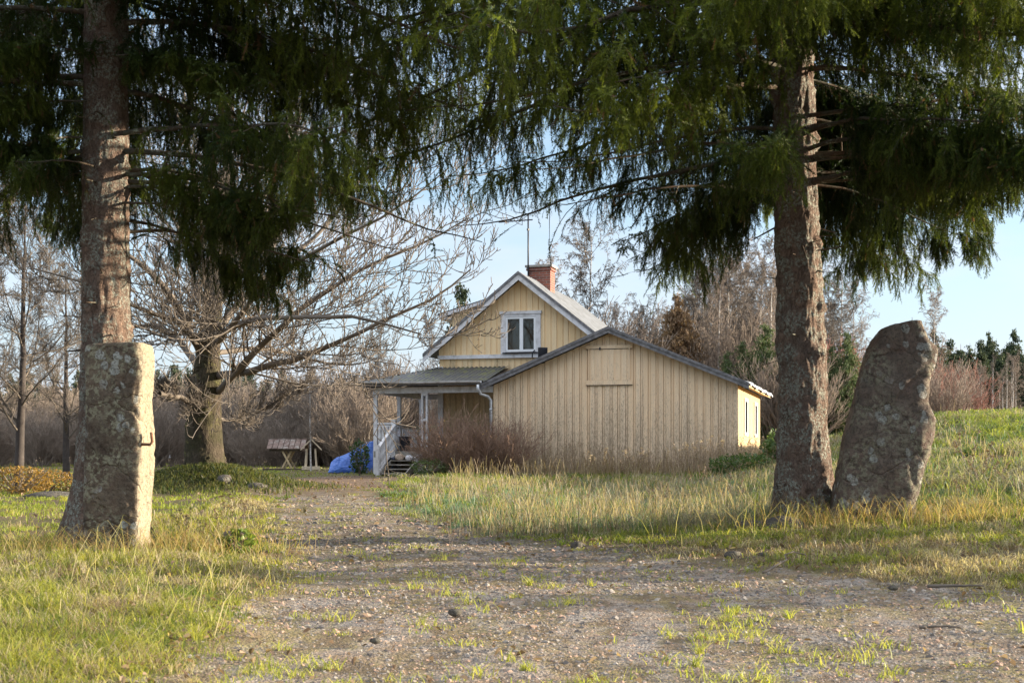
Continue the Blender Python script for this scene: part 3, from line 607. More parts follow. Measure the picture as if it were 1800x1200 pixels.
# dormer
dz = lambda u: 5.50 + .27 * (u + 2.43)
DV0, DV1 = 3.6, 7.4
mb = MB(); us = -.2
clad(mb, -2.43, us, (dz, []), 4.0, .19, .15, .02, DV0)
mb.box(-2.43, -2.36, DV0 + .081, DV1, 4.0, 5.44)
mb.build('dormer_cheek', m_house, house)
mb = MB(); mb.prism([(-2.85, DV0 - .22, dz(-2.85)), (-.02, DV0 - .22, dz(-.02)), (-.02, DV0 - .22, dz(-.02) + .06), (-2.85, DV0 - .22, dz(-2.85) + .06)], (0, DV1 - DV0 + .4, 0)); mb.build('dormer_roof', m_dark, house)
mb = MB(); mb.prism([(-2.80, DV0 - .245, dz(-2.80) - .10), (-.5, DV0 - .245, dz(-.5) - .06), (-.5, DV0 - .245, dz(-.5) + .02), (-2.80, DV0 - .245, dz(-2.80) + .02)], (0, .022, 0))
mb.box(-2.80, -2.44, DV0 - .22, DV0 + 3.6, dz(-2.8) - .14, dz(-2.8) - .05); mb.build('dormer_fascia', m_white, house)
# chimney
ch = MB(); ch.box(-.02, .73, DV0 + .35, DV0 + .95, 5.9, 6.80).box(-.06, .77, DV0 + .31, DV0 + .99, 6.80, 6.86).box(-.02, .73, DV0 + .35, DV0 + .95, 6.862, 6.90)
chm = ch.build('chimney', m_brick, house); boxpart('chimney_cap', m_deck, chm, (-.09, .80, DV0 + .28, DV0 + 1.02, 6.902, 6.97))
# gable window
wu0, wu1 = -.32, .90; wf = HV0 - .075
win = boxpart('window', m_white, house, (wu0 - .02, wu0 + .13, wf, HV0 - .0245, 3.99, 5.20), (wu1 - .13, wu1 + .02, wf, HV0 - .0245, 3.99, 5.20), (wu0 - .05, wu1 + .05, wf - .03, HV0 - .0245, 5.202, 5.29),
              (wu0 + .132, wu1 - .132, wf, HV0 - .0245, 5.12, 5.20))
mb = MB(); f0, f1, z0, z1 = wu0 + .132, wu1 - .132, 4.05, 5.118; fc = (f0 + f1) / 2 + .02
for a, b in ((f0, f0 + .065), (f1 - .065, f1), (fc - .055, fc + .055)): mb.box(a, b, wf + .018, HV0 - .0245, z0, z1)
for a, b in ((f0 + .066, fc - .056), (fc + .056, f1 - .066)):
    mb.box(a, b, wf + .018, HV0 - .0245, z0, z0 + .07).box(a, b, wf + .018, HV0 - .0245, z1 - .06, z1)
mb.build('window_frame', m_newwhite, win); boxpart('window_sill', m_dark, win, (wu0 + .05, wu1 - .05, wf - .05, HV0 - .0245, 4.0, 4.035))
gl = boxpart('window_pane', m_glass, win, (f0 + .06, f1 - .06, HV0 - .036, HV0 - .030, z0 + .05, z1 - .05))
# dark sheet, coloured as the unlit room, behind the glass and proud of the boards
boxpart('dim_room_panel', m_room, win, (f0 + .04, f1 - .04, HV0 - .0285, HV0 - .0255, z0 + .03, z1 - .03))
# antenna
ant = MB(); ax, ay = .02, DV0 + .28; ant.tube([(ax, ay, 6.4), (ax, ay, 8.62)], .028, 6); mast = ant.build('antenna_mast', m_dark, house, True)
mb = MB(); mb.bar((ax - .98, ay, 8.38), (ax + .15, ay, 8.41), .032, .032)
for i, l in enumerate((.13, .14, .15, .16, .17, .19, .25, .3, .12)):
    xx = ax - .93 + i * .125; mb.bar((xx, ay - l, 8.383 + i * .003), (xx, ay + l, 8.383 + i * .003), .01, .01)
mb.bar((ax - .2, ay + .01, 8.25), (ax - .2, ay + .01, 8.55), .016, .016).bar((ax - .45, ay, 8.68), (ax + .02, ay, 8.60), .02, .02).bar((ax - .02, ay - .03, 8.1), (ax + .02, ay + .03, 8.1), .06, .06)
mb.build('antenna_boom', m_dark, mast)
# ---- porch
PU, PE = -3.69, -4.10; EZ = 3.04; TZ = 3.62; PVb = 4.2
mb = MB()
nu = 330; uu = np.linspace(PE, -.10, nu); wv_ = .016 * np.sin(uu / .145 * 2 * np.pi)
vt = np.where(uu < HU0, -.42 + (uu - PE) / (HU0 - PE) * (HV0 + .40), HV0 - .03)
S = np.linspace(0, 1, 8)[:, None]; VV = -.42 + S * (vt + .42)[None]; ZZ = EZ + (VV + .42) / 2.42 * (TZ - EZ) + wv_[None]
mb.grid(np.stack([uu[None] + 0 * VV, VV, ZZ], -1))
nv = 360; vv = np.linspace(-.42, PVb + .4, nv); wv_ = .016 * np.sin(vv / .145 * 2 * np.pi)
ut = np.where(vv < HV0 - .02, PE + (vv + .42) / (HV0 + .40) * (HU0 - PE), HU0 - .02); UU = PE + S * (ut - PE)[None]
mb.grid(np.stack([UU, vv[None] + 0 * UU, EZ + (UU - PE) / (HU0 - PE) * (TZ - EZ) + wv_[None]], -1))
mb.build('porch_roof', m_porchroof, house, True)
mb = MB(); mb.prism([(PE + .06, -.36, EZ - .045), (-.12, -.36, EZ - .045), (-.12, HV0 + .0, TZ - .07), (HU0, HV0, TZ - .07)], (0, 0, -.025))
mb.prism([(PE + .06, -.36, EZ - .046), (HU0 - .04, HV0, TZ - .071), (HU0 - .04, PVb + .3, TZ - .071), (PE + .06, PVb + .3, EZ - .046)], (0, 0, -.025))
for k in range(9): mb.bar((PU + .02, .3 + k * .48, EZ - .12), (HU0 - .04, .3 + k * .48, EZ + .12), .05, .08)
mb.build('porch_ceiling', m_darkwood, house)
gut = MB()
for (a, b) in ((PE - .02, -.25),):
    th = np.linspace(np.pi, 2 * np.pi, 9); us_ = np.linspace(a, b, 30)
    ring = np.stack([0 * th, .06 * np.cos(th), .06 * np.sin(th)], -1)
    gut.grid(us_[:, None, None] * np.array([1, 0, 0.0]) + np.array([0, -.48, EZ - .01]) + ring[None] - np.array([0, 0, 1]) * (.01 * np.sin(us_ * 2) + .008 * us_)[:, None, None])
    ring2 = ring * .88; gut.grid((us_[:, None, None] * np.array([1, 0, 0.0]) + np.array([0, -.48, EZ - .01]) + ring2[None] - np.array([0, 0, 1]) * (.01 * np.sin(us_ * 2) + .008 * us_)[:, None, None])[:, ::-1])
gut.tube([(PE - .02, -.42, EZ - .03), (PE - .02, PVb + .3, EZ - .03)], .05, 8)
gut.build('gutter', m_white, house, True)
boxpart('fascia_board', m_greywood, house, (PE + .03, -.25, -.405, -.38, EZ - .11, EZ + .0), (PE, PE + .028, -.405, PVb + .3, EZ - .10, EZ + .0))
boxpart('porch_beam', m_white, house, (PU - .06, -.02, -.02, .09, EZ - .31, EZ - .13), (PU - .05, PU + .06, .092, PVb + .05, EZ - .31, EZ - .14), (PU + .062, HU0 - .04, PVb - .05, PVb + .05, EZ - .31, EZ - .14))
bt = EZ - .312
for (a, b) in ((PU, 0.035), (PU, 2.08), (PU, PVb - .02)):
    boxpart('porch_post', m_white, house, (a - .055, a + .055, b - .055, b + .055, .30, bt), (a - .07, a + .07, b - .07, b + .07, bt - .09, bt - .002))
FZ = 1.02; PM = -2.14
mb = MB()      # paired slat post right of the steps
mb.box(PM - .10, PM - .045, -.02, .07, .3, bt).box(PM + .045, PM + .10, -.02, .07, .3, bt)
for z in (1.9, .95, bt - .08): mb.box(PM - .0448, PM + .0448, -.01, .06, z, z + .078)
mb.build('porch_post', m_white, house)
mb = MB()
for k in range(14): mb.box(PU - .05, HU0 - .06, .0 + k * .302, .295 + k * .302, FZ - .04, FZ)
for k in range(6): mb.box(HU0 - .055, -.05, .0 + k * .302, .295 + k * .302, FZ - .04, FZ)
mb.build('porch_floor', m_deck, house)
boxpart('floor_skirt', m_deck, house, (PU - .04, -.05, -.028, -.003, FZ - .19, FZ - .005), (PU - .075, PU - .052, 0, PVb, .35, FZ))
boxpart('porch_wall', m_house, house, (PM + .45, -.12, -.02, -.005, .28, .72)) if False else None
# railings
def railing(mbp, a, b, z, h, n, bw=.045, turned=True):
    a = np.array(a, float); b = np.array(b, float)
    mbp.bar((a[0], a[1], a[2] + h), (b[0], b[1], b[2] + h), .09, .045); mbp.bar((a[0], a[1], a[2] + .09), (b[0], b[1], b[2] + .09), .05, .06)
    mbp.bar((a[0], a[1], a[2] + h - .075), (b[0], b[1], b[2] + h - .075), .04, .05)
    for i in range(n):
        t = (i + .5) / n; p = a + (b - a) * t
        z0, z1 = p[2] + .12, p[2] + h - .10; L_ = z1 - z0
        if turned:
            zz = np.array([0, .12, .2, .35, .5, .65, .8, .88, 1]); ww = np.array([.04, .04, .022, .040, .05, .028, .022, .04, .04])
            for q in range(8):
                w0, w1 = ww[q], ww[q + 1]; za, zb = z0 + zz[q] * L_, z0 + zz[q + 1] * L_; dr = nrm((b - a) * np.array([1, 1, 0])); pr = np.array([-dr[1], dr[0], 0]) * .012
                c0 = np.array([p[0], p[1], za]); c1 = np.array([p[0], p[1], zb])
                v = [c0 - dr * w0 - pr, c0 + dr * w0 - pr, c0 + dr * w0 + pr, c0 - dr * w0 + pr, c1 - dr * w1 - pr, c1 + dr * w1 - pr, c1 + dr * w1 + pr, c1 - dr * w1 + pr]
                mbp.add(v, [(0, 3, 2, 1), (4, 5, 6, 7), (0, 1, 5, 4), (1, 2, 6, 5), (2, 3, 7, 6), (3, 0, 4, 7)])
        else: mbp.box(p[0] - bw / 2, p[0] + bw / 2, p[1] - .012, p[1] + .012, z0, z1)
SU0, SU1 = -3.03, -2.22; newel = -3.12
mb = MB(); railing(mb, (PU + .06, .03, FZ), (newel - .05, .03, FZ), 0, .82, 4); mb.build('front_railing', m_white, house)
boxpart('newel_post', m_white, house, (newel - .055, newel + .065, -.03, .09, FZ - .2, FZ + .90), (newel - .07, newel + .08, -.045, .105, FZ + .902, FZ + .93))
mb = MB(); railing(mb, (PU, .1, FZ), (PU, 2.0, FZ), 0, .82, 12); railing(mb, (PU, 2.16, FZ), (PU, PVb - .1, FZ), 0, .82, 12); mb.build('side_railing', m_white, house)
mb = MB(); railing(mb, (PU + .06, PVb, FZ), (HU0 - .05, PVb, FZ), 0, .82, 13, .035, False); mb.build('back_railing', m_white, house)
# bench with slatted back along the rear of the porch
bn = MB(); bn.box(PU + .15, HU0 - .1, PVb - .55, PVb - .12, FZ + .40, FZ + .44)
for k in range(16): bn.box(PU + .17 + k * .072, PU + .205 + k * .072, PVb - .17, PVb - .145, FZ + .442, FZ + .80)
bn.box(PU + .15, HU0 - .1, PVb - .18, PVb - .135, FZ + .802, FZ + .86)
for x in (PU + .17, HU0 - .16): bn.box(x, x + .05, PVb - .53, PVb - .48, FZ, FZ + .60).box(x, x + .05, PVb - .20, PVb - .15, FZ, FZ + .40)
tag(bn.build('porch_bench', plain('cream_paint', (.62, .55, .36), .6), None), 'cream slatted bench at the back of the covered porch', 'bench')
for o in (bpy.data.objects['porch_bench'],): o.location = (hx, hy, 0); o.rotation_euler = (0, 0, -HA)
# steps
mb = MB(); ns = 5; SZ0 = .32
for k in range(1, ns + 1):
    z = FZ - .02 - k * (FZ - SZ0) / (ns + .6); v0 = -.02 - k * .26; mb.box(SU0 + .04, SU1 - .02, v0 - .03, v0 + .25, z - .035, z)
st = mb.build('porch_steps', m_deck, house)
mb = MB()
for u in (SU0 + .0, SU1 - .012): mb.prism([(u, -.04, FZ - .1), (u, -.04, FZ - .3), (u, -1.30, SZ0 - .12), (u, -1.42, SZ0 - .05), (u, -1.42, SZ0 + .06)], (.035, 0, 0))
mb.build('stair_stringer', m_deck, st)
for u, nm in ((SU0 - .02, 'stair_railing'),):
    mb = MB(); railing(mb, (u, -.08, FZ - .03), (u, -1.42, SZ0 - .02), 0, .80, 11)
    mb.box(u - .045, u + .045, -1.52, -1.43, SZ0 - .3, SZ0 + .86); mb.build(nm, m_white, house)
mb = MB(); mb.bar((SU1 + .03, -.1, .92), (SU1 + .03, -.75, .80), .05, .05)
for k in range(5): mb.box(SU1 + .01, SU1 + .05, -.14 - k * .14, -.09 - k * .14, .32, .86 - k * .02)
mb.build('stair_lattice', m_white, house)
# downpipe
mb = MB(); mb.tube([(-.34, -.48, 2.93), (-.34, -.48, 2.82), (-.28, -.40, 2.66), (-.12, -.2, 2.60), (-.05, -.12, 2.48), (-.05, -.12, .55)], .042, 10)
for z in (2.2, 1.3): mb.tube([(-.05, -.12, z), (-.05, -.12, z + .05)], .05, 10)
mb.build('downpipe', m_pipe, house, True)

# ---- shed
shed = empty('shed', (hx, hy, 0), -HA, 'low beige board-clad gable shed with loft hatch and peeling weathered boards', 'shed')
W_, D_ = 7.056, 6.8; SR = 3.46; RZ = 4.50; SS = .415
sz = lambda u: RZ - .13 - SS * abs(u - SR)
hu0, hu1, hz0, hz1 = 2.86, 4.02, 3.0, 3.93
mb = MB(); clad(mb, 0, W_, (sz, [SR]), .25, .22, .145, .036, 0)
# right wall
mb2 = MB(); clad(mb2, .085, D_, ((lambda v: 2.83), []), .25, .22, .15, .022, W_, 'v', 1)
mb.box(0, .08, .085, D_, .25, 2.83).prism([(.081, D_ - .08, .25), (W_ - .081, D_ - .08, .25), (W_ - .081, D_ - .08, 2.8), (SR, D_ - .08, 4.3), (.081, D_ - .08, 2.8)], (0, .08, 0))
mb.build('front_wall', m_shed, shed); mb2.build('side_wall', m_house, shed)
boxpart('corner_board', m_shed, shed, (W_ - .10, W_ + .026, -.064, -.044, .28, sz(W_)))
mb = MB(); mb.box(hu0, hu1, -.050, -.0435, hz0, hz1)
for k in range(6):
    a = hu0 + .03 + k * .185; mb.box(a, a + .13, -.066, -.0502, hz0 + .03, hz1 - .03)
hat = mb.build('loft_hatch', m_shed, shed)
boxpart('hatch_board', m_shed, hat, (hu0 - .1, hu1 + .1, -.090, -.0665, hz1 - .01, hz1 + .085), (hu0 - .1, hu1 + .1, -.090, -.0665, hz0 - .11, hz0 + .02),
        (hu0 - .02, hu0 + .012, -.084, -.0665, hz0 + .022, hz1 - .012), (hu1 - .012, hu1 + .02, -.084, -.0665, hz0 + .022, hz1 - .012))
boxpart('hatch_shade_strip', m_dark, hat, (hu0 - .09, hu1 + .09, -.0785, -.0505, hz1 - .026, hz1 - .0125)); boxpart('hatch_shade_strip', m_dark, hat, (hu0 - .09, hu1 + .09, -.0785, -.0505, hz0 - .128, hz0 - .112))  # dark strips stand in for the shadow under the hatch boards
boxpart('hatch_latch', m_dark, hat, (hu0 + .30, hu0 + .34, -.115, -.091, hz1 - .05, hz1 + .03))
boxpart('hatch_shadow_gap', m_dark, hat, (hu0 - .09, hu1 + .09, -.0625, -.0475, hz1 - .028, hz1 - .012)) if False else None
mb = MB()
for s in (-1, 1):
    e = SR + s * ((SR if s < 0 else W_ - SR) + .34); z1 = RZ - SS * abs(e - SR); n = 24; vs = np.linspace(-.33, D_ + .35, n)
    sag = .02 * np.sin(vs * 2.1) * 0
    mb.prism([(SR, -.33, RZ), (e, -.33, z1), (e, -.33, z1 - .05), (SR, -.33, RZ - .05)], (0, D_ + .68, 0))
rf = mb.build('roof', m_dark, shed)
mb = MB()
for s in (-1, 1):
    e = SR + s * ((SR if s < 0 else W_ - SR) + .36); z1 = RZ - SS * abs(e - SR)
    mb.prism([(SR, -.365, RZ - .02), (e, -.365, z1 - .02), (e, -.365, z1 - .155), (SR, -.365, RZ - .155)], (0, .03, 0))
    mb.prism([(SR, -.385, RZ + .03), (e, -.385, z1 + .03), (e, -.385, z1 - .05), (SR, -.385, RZ - .05)], (0, .018, 0))
mb.build('rake_board', m_greywood, rf)
mb = MB(); e = W_ + .34; z1 = RZ - SS * (e - SR); n = 60; vs = np.linspace(-.34, D_ + .36, n); wv_ = .012 * np.sin(vs * 3.1) + .01 * np.sin(vs * 7)
a = np.stack([e - .25 + 0 * vs, vs, z1 + .115 + wv_], -1); b = np.stack([e + .06 + 0 * vs, vs, z1 + .012 + wv_ * 1.5], -1); c = np.stack([e + .065 + 0 * vs, vs, z1 - .055 + wv_ * 1.5], -1)
mb.grid(np.stack([a, b, c], 0)); mb.build('eave_flashing', m_pipe, rf, True)
boxpart('soffit', m_house, shed, (W_ + .03, W_ + .33, -.32, D_ + .3, 2.745, 2.78)) if False else None
mb = MB(); mb.prism([(W_ + .024, -.3, sz(W_) + .03), (W_ + .33, -.3, z1 - .055), (W_ + .33, -.3, z1 - .09), (W_ + .024, -.3, sz(W_) - .0)], (0, D_ + .6, 0)); mb.build('soffit', m_house, shed)
for v in (1.55, 4.6):
    wn = boxpart('window', m_newwhite, shed, (W_ + .024, W_ + .06, v, v + .10, 1.55, 2.45), (W_ + .024, W_ + .06, v + .75, v + .85, 1.55, 2.45), (W_ + .024, W_ + .065, v - .03, v + .88, 2.452, 2.54), (W_ + .024, W_ + .065, v - .03, v + .88, 1.46, 1.548))
    boxpart('window_pane', m_glass, wn, (W_ + .032, W_ + .036, v + .10, v + .75, 1.55, 2.45)); boxpart('dim_room_panel', m_room, wn, (W_ + .0245, W_ + .028, v + .10, v + .75, 1.55, 2.45))  # dark panel behind each pane stands in for the unlit room
vp = MB(); vp.tube([(1.45, .1, sz(1.45)), (1.45, .1, 3.98), (1.45, .1, 4.0)], [.14, .14, .15], 14); vp.tube([(1.16, .0, 3.72), (1.17, -.02, 3.86), (1.25, -.02, 3.93)], .02, 6)
vp.build('roof_vent', m_dark, shed, True)

# ------------------------------------------------------------------ standing stones
def stone(name, mat, left, right, depth, y0, expo, seed, top_tilt=0.0, taper=0.75, amp=.03):
    # outline given as (z, x) tables; rings of a superellipse, displaced by noise
    z0 = left[0][0]; z1 = left[-1][0]; nz, na = 150, 130
    zs = np.linspace(z0, z1, nz); lx = np.interp(zs, *zip(*left)); rx = np.interp(zs, *zip(*right))
    a = np.arange(na) / na * 2 * np.pi; ca, sa = np.cos(a), np.sin(a)
    ex = np.sign(ca) * np.abs(ca) ** (2 / expo); ey = np.sign(sa) * np.abs(sa) ** (2 / expo)
    # even out the vertices of the superellipse
    d = np.r_[0, np.cumsum(np.hypot(np.diff(np.r_[ex, ex[0]]), np.diff(np.r_[ey, ey[0]])))]; tt = np.linspace(0, d[-1], na + 1)[:-1]
    ex = np.interp(tt, d, np.r_[ex, ex[0]]); ey = np.interp(tt, d, np.r_[ey, ey[0]])
    f = (zs - z0) / (z1 - z0); dp = depth / 2 * (1 - (1 - taper) * f)
    cx = (lx + rx) / 2; hw = (rx - lx) / 2
    X = cx[:, None] + hw[:, None] * ex[None]; Y = y0 + dp[:, None] * ey[None]; Z = zs[:, None] + 0 * X
    # close the top: extra rings shrinking inward
    for s, dzv in ((.93, .012), (.75, .02), (.5, .024), (.25, .026), (.01, .027)):
        X = np.vstack([X, (cx[-1] + hw[-1] * ex * s)[None]]); Y = np.vstack([Y, (y0 + dp[-1] * ey * s)[None]]); Z = np.vstack([Z, np.full((1, na), z1 + dzv)])
    Z = Z + top_tilt * (X - cx[-1]) * sstep(z1 - .35, z1, Z)
    nx = np.tile(ex[None], (X.shape[0], 1)); ny = np.tile(ey[None], (X.shape[0], 1)); m = np.hypot(nx, ny) + 1e-6; nx /= m; ny /= m
    def nn(sc, s): return fbm(X * sc, Y * sc, Z * sc, 4, seed + s) - .5
    rid = np.abs(vnoise(X * 3.2, Y * 5, Z * 3.2, seed + 50) - .5) * 2
    q_ = fbm(X * 2.2, Y * 2.2, Z * 1.6, 2, seed + 70) * 7; q_ = (np.floor(q_) + sstep(.75, 1, q_ - np.floor(q_))) / 7
    dsp = amp * 2.6 * (q_ - .5) + amp * 1.2 * nn(3, 0) + amp * 1.1 * nn(9, 5) + .010 * nn(30, 9) - amp * .5 * (1 - sstep(0, .12, rid))
    X = X + nx * dsp; Y = Y + ny * dsp; Z = Z + .02 * nn(8, 20) * sstep(z1 - .1, z1, Z)
    mb = MB(); mb.grid(np.stack([X, Y, Z], -1), True); return mb.build(name, mat, None, True)
def zx(py, px, Y): p = P(px, py, Y); return (p[2], p[0])
YL = 11.0
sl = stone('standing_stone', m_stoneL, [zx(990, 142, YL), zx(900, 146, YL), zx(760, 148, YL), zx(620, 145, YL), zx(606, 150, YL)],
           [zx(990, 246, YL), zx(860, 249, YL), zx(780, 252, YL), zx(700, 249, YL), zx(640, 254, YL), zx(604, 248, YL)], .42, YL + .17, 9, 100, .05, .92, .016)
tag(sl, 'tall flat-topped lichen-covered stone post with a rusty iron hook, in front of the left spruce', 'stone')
hk = MB(); q = P(253, 780, YL - .02); hk.tube([q + (-.08, .03, 0), q + (0.045, .02, -.004), q + (.062, .02, .02), q + (.055, .02, .075), q + (.052, .02, .095)], [.012, .012, .012, .011, .010], 8)
m_rust = plain('rusty_iron', (.16, .075, .04), .8, .4, 30, .4)
hk.build('iron_hook', m_rust, sl, True)
YR = 12.4
sr = stone('standing_stone', m_stoneR, [zx(935, 1463, YR), zx(880, 1470, YR), zx(820, 1482, YR), zx(740, 1500, YR), zx(680, 1514, YR), zx(620, 1533, YR), zx(585, 1548, YR), zx(568, 1562, YR)],
           [zx(935, 1610, YR), zx(880, 1616, YR), zx(850, 1624, YR), zx(800, 1640, YR), zx(760, 1648, YR), zx(735, 1647, YR), zx(708, 1636, YR), zx(670, 1638, YR), zx(635, 1652, YR), zx(612, 1655, YR), zx(600, 1640, YR), zx(580, 1632, YR), zx(568, 1628, YR)],
           .42, YR + .2, 5.5, 200, .22, .7, .026)
tag(sr, 'big leaning reddish standing stone with grey lichen spots beside the right spruce trunk', 'stone')

# ------------------------------------------------------------------ near spruces
def trunk(name, mat, path, rad, seed, flare=1.6, n=110, rings=420, parent=None, knob=.012, root=0.25):
    pts = resample(np.column_stack([path, rad]), rings); c = pts[:, :3]; r = pts[:, 3]
    a = np.arange(n) / n * 2 * np.pi; hgt = c[:, 2] - c[0, 2]
    fl = 1 + (flare - 1) * np.exp(-hgt / .45)
    lob = 1 + root * np.exp(-hgt / .32)[:, None] * (np.cos(a * 5 + seed)[None] * .5 + np.cos(a * 3 + 2 * seed)[None] * .5)
    X = np.cos(a)[None] * (r * fl)[:, None] * lob; Y = np.sin(a)[None] * (r * fl)[:, None] * lob
    Z = c[:, 2][:, None] + 0 * X
    ux, uy = np.cos(a)[None] + 0 * X, np.sin(a)[None] + 0 * X
    k = 14.0
    ds = knob * 2.2 * (fbm(ux * 1.6, uy * 1.6, Z * 2.2, 3, seed) - .5) + knob * 1.6 * (fbm(ux * 5, uy * 5, Z * 9, 4, seed + 4) - .5) + knob * .9 * (vnoise(ux * 11, uy * 11, Z * 26, seed + 9) - .5)
    # branch scars
    for _ in range(26):
        aa, zz = rng.uniform(0, 6.28), c[0, 2] + rng.uniform(.4, 4.5); da = np.angle(np.exp(1j * (a - aa)))[None] * r[:, None]; q = np.sqrt(da ** 2 + (Z - zz) ** 2)
        ds = ds + knob * 1.5 * np.exp(-((q - .045) / .018) ** 2) - knob * .8 * np.exp(-(q / .03) ** 2)
    X = c[:, 0][:, None] + X + ux * ds; Y = c[:, 1][:, None] + Y + uy * ds
    mb = MB(); mb.grid(np.stack([X, Y, Z], -1), True); return mb.build(name, mat, parent, True)
def shoot_template(m, ln, nl, nw, hollow=0.0):
    # needles set round a short stem along +z (unit length ln)
    t = (np.arange(m) + rng.random(m) * .8) / m * ln; a = rng.uniform(0, 6.28, m)
    ax = np.stack([np.cos(a), np.sin(a), 0 * a], -1); inc = np.radians(rng.uniform(35 if not hollow else hollow, 65 if not hollow else hollow + 25, m))[:, None]
    d = nrm(np.sin(inc) * ax + np.cos(inc) * np.array([0, 0, 1.0])); s = np.stack([-np.sin(a), np.cos(a), 0 * a], -1)
    b = np.stack([0 * t, 0 * t, t], -1); L_ = (nl * rng.uniform(.7, 1.15, m))[:, None]
    return np.stack([b - s * nw / 2, b + s * nw / 2, b + d * L_], 1).reshape(-1, 3)
def place_templates(mb, tmpl, O, D, S, C):
    # O origins, D directions, S scales, C colours
    n = len(O); idx = rng.integers(0, len(tmpl), n)
    for k, t in enumerate(tmpl):
        s = np.where(idx == k)[0]
        if not len(s): continue
        z = nrm(D[s]); x = nrm(np.cross(z, rng.normal(size=(len(s), 3)))); y = np.cross(z, x)
        V = O[s][:, None] + S[s][:, None, None] * (t[None, :, 0:1] * x[:, None] + t[None, :, 1:2] * y[:, None] + t[None, :, 2:3] * z[:, None])
        m = len(t); T = (np.arange(len(s)) * m)[:, None] + np.arange(m)[None]
        cc = np.repeat(C[s][:, None], m, 1); cc = cc * (0.8 + .4 * np.repeat(rng.random((len(s), m // 3)), 3, 1))[..., None]
        mb.add(V, None, T.reshape(-1, 3), C=cc.reshape(-1, 3))
T_NEAR = [shoot_template(29, .11, .019, .0078, 50) for _ in range(8)]
T_FAR = [shoot_template(14, .30, .07, .018) for _ in range(6)]
def gap(w):
    # the open lane between the boughs through which the low sun reaches the left trunk and stone
    x, y, z = w.T
    a = (np.abs(y - 12.05 - .105 * (x + 3.55)) < .34) & (z < 3.6 + .165 * (x + 3.55)) & (x > -3.2)
    b = (np.abs(y - 11.2 - .105 * (x + 2.9)) < .30) & (z < 1.95 + .165 * (x + 2.9)) & (x > -2.6)
    c = (y < 12.9) & ((np.abs(x + 3.55 + .03 * (z - 3)) < .30) | (np.abs(x - 2.72) < .26)) & (z < 4.2) & (rng.random(len(x)) < .8)
    e = (np.abs(x + .02) < .62) & (z < 3.35) & (y > 9)          # a thin place in the skirt below which the roof aerial shows
    return a | b | c | (e & (rng.random(len(x)) < .3))
def spruce(base, r0, lean, height, limbs_spec, label, seed, env, nvis, top_density):
    root = empty('spruce_tree', tuple(base), 0, label, 'tree', 'tall spruces framing the drive')
    b = np.zeros(3)
    zt = np.array([-.15, .3, 1, 2, 3, 4, 5, 8, 12, height]); path = np.stack([lean[0] * zt, lean[1] * zt, zt], -1)
    rad = r0 * np.array([1.0, .98, .92, .88, .84, .8, .76, .6, .35, .05])
    trunk('trunk', m_bark, path, rad, seed, 2.3 if seed == 310 else 1.45, parent=root, knob=.018 if seed == 310 else .028)
    # limbs
    Ls, Rs = [], []
    K = 14
    for (z0, az, ln, drop, vis) in limbs_spec:
        if seed == 310 and math.sin(R(az)) < -.55 and z0 < 5.3: ln = min(ln, 1.35)
        if seed == 420 and math.cos(R(az)) > .35 and z0 < 7: ln = min(ln, (1.75 + .35 * random.random()) / max(math.cos(R(az)), .5))
        s = np.linspace(0, 1, K); a = R(az) + .25 * s * rng.normal(); cx = lean[0] * z0 + np.cos(a) * ln * s; cy = lean[1] * z0 + np.sin(a) * ln * s
        cz = z0 + ln * (.06 * np.sin(s * np.pi) - drop * s ** 1.3 + drop * .45 * s ** 4)
        p = np.stack([cx, cy, cz], -1); p[1:] += np.cumsum(rng.normal(0, .012 * ln / 3, (K - 1, 3)), 0); Ls.append(p); Rs.append(.026 * (ln / 3.2) * (1 - .85 * s))
    Lp = np.array(Ls); Lr = np.array(Rs)
    mbw = MB(); V, Q = tubes(Lp, Lr, 7); mbw.add(V, Q)
    # side boughs, flat spread, slightly drooping
    B, Br = grow(Lp, Lr, 15, .14, .97, 35, 70, .30, .42, -.45, .07, 8, thin=.5, flat=.85, taper=.3)
    kb = ~gap(B[:, 4] + np.array(base)) & ~gap(B[:, -1] + np.array(base)); B, Br = B[kb], Br[kb]
    V, Q = tubes(B, Br, 5); mbw.add(V, Q)
    ns_ = 22; a_ = rng.uniform(0, 6.28, ns_); z_ = rng.uniform(1.5, 3.6, ns_); l_ = rng.uniform(.05, .28, ns_); d_ = np.stack([np.cos(a_), np.sin(a_), rng.normal(-.1, .25, ns_)], -1)
    o_ = np.stack([lean[0] * z_, lean[1] * z_, z_], -1); V, Q = tubes(np.stack([o_ + d_ * (r0 * .8 + l_[:, None] * t_) for t_ in (0, .4, .8, 1)], 1), rng.uniform(.004, .011, ns_)[:, None] * np.array([[1, .9, .7, .3]]), 5); mbw.add(V, Q)
    # hanging curtains
    def keep(Pp, *o):
        # drop what would hang lower than the crown's skirt
        tip = Pp[:, -1]; k = tip[:, 2] > env(tip[:, 0] + base[0]) - .08 * rng.random(len(tip))
        for fr in (Pp.shape[1] // 2, -1): k &= ~gap(Pp[:, fr] + np.array(base))
        return tuple(q[k] for q in (Pp,) + o)
    HL, HR = grow(Lp, Lr, 64, .08, 1.0, 50, 120, .17, .16, -3.0, .10, 7, thin=.30, lmin=.22, taper=.4, rmin=.0016)
    HB, HBr = grow(B, Br, 11, .1, 1.0, 40, 100, .50, .3, -2.8, .10, 7, thin=.3, lmin=.18, taper=.4, rmin=.0015)
    Hh = np.concatenate([HL, HB]); Hr = np.concatenate([HL[:, :, 0] * 0 + HR, HBr])
    Hh, Hr = keep(Hh, Hr)
    wx_ = Hh[:, 0, 0] + base[0]; k = rng.random(len(Hh)) < np.where(Hh[:, 0, 2] + base[2] > 5.6, .25, np.where((wx_ > -1.7) & (wx_ < 1.7), .72, .95)); Hh, Hr = Hh[k], Hr[k]
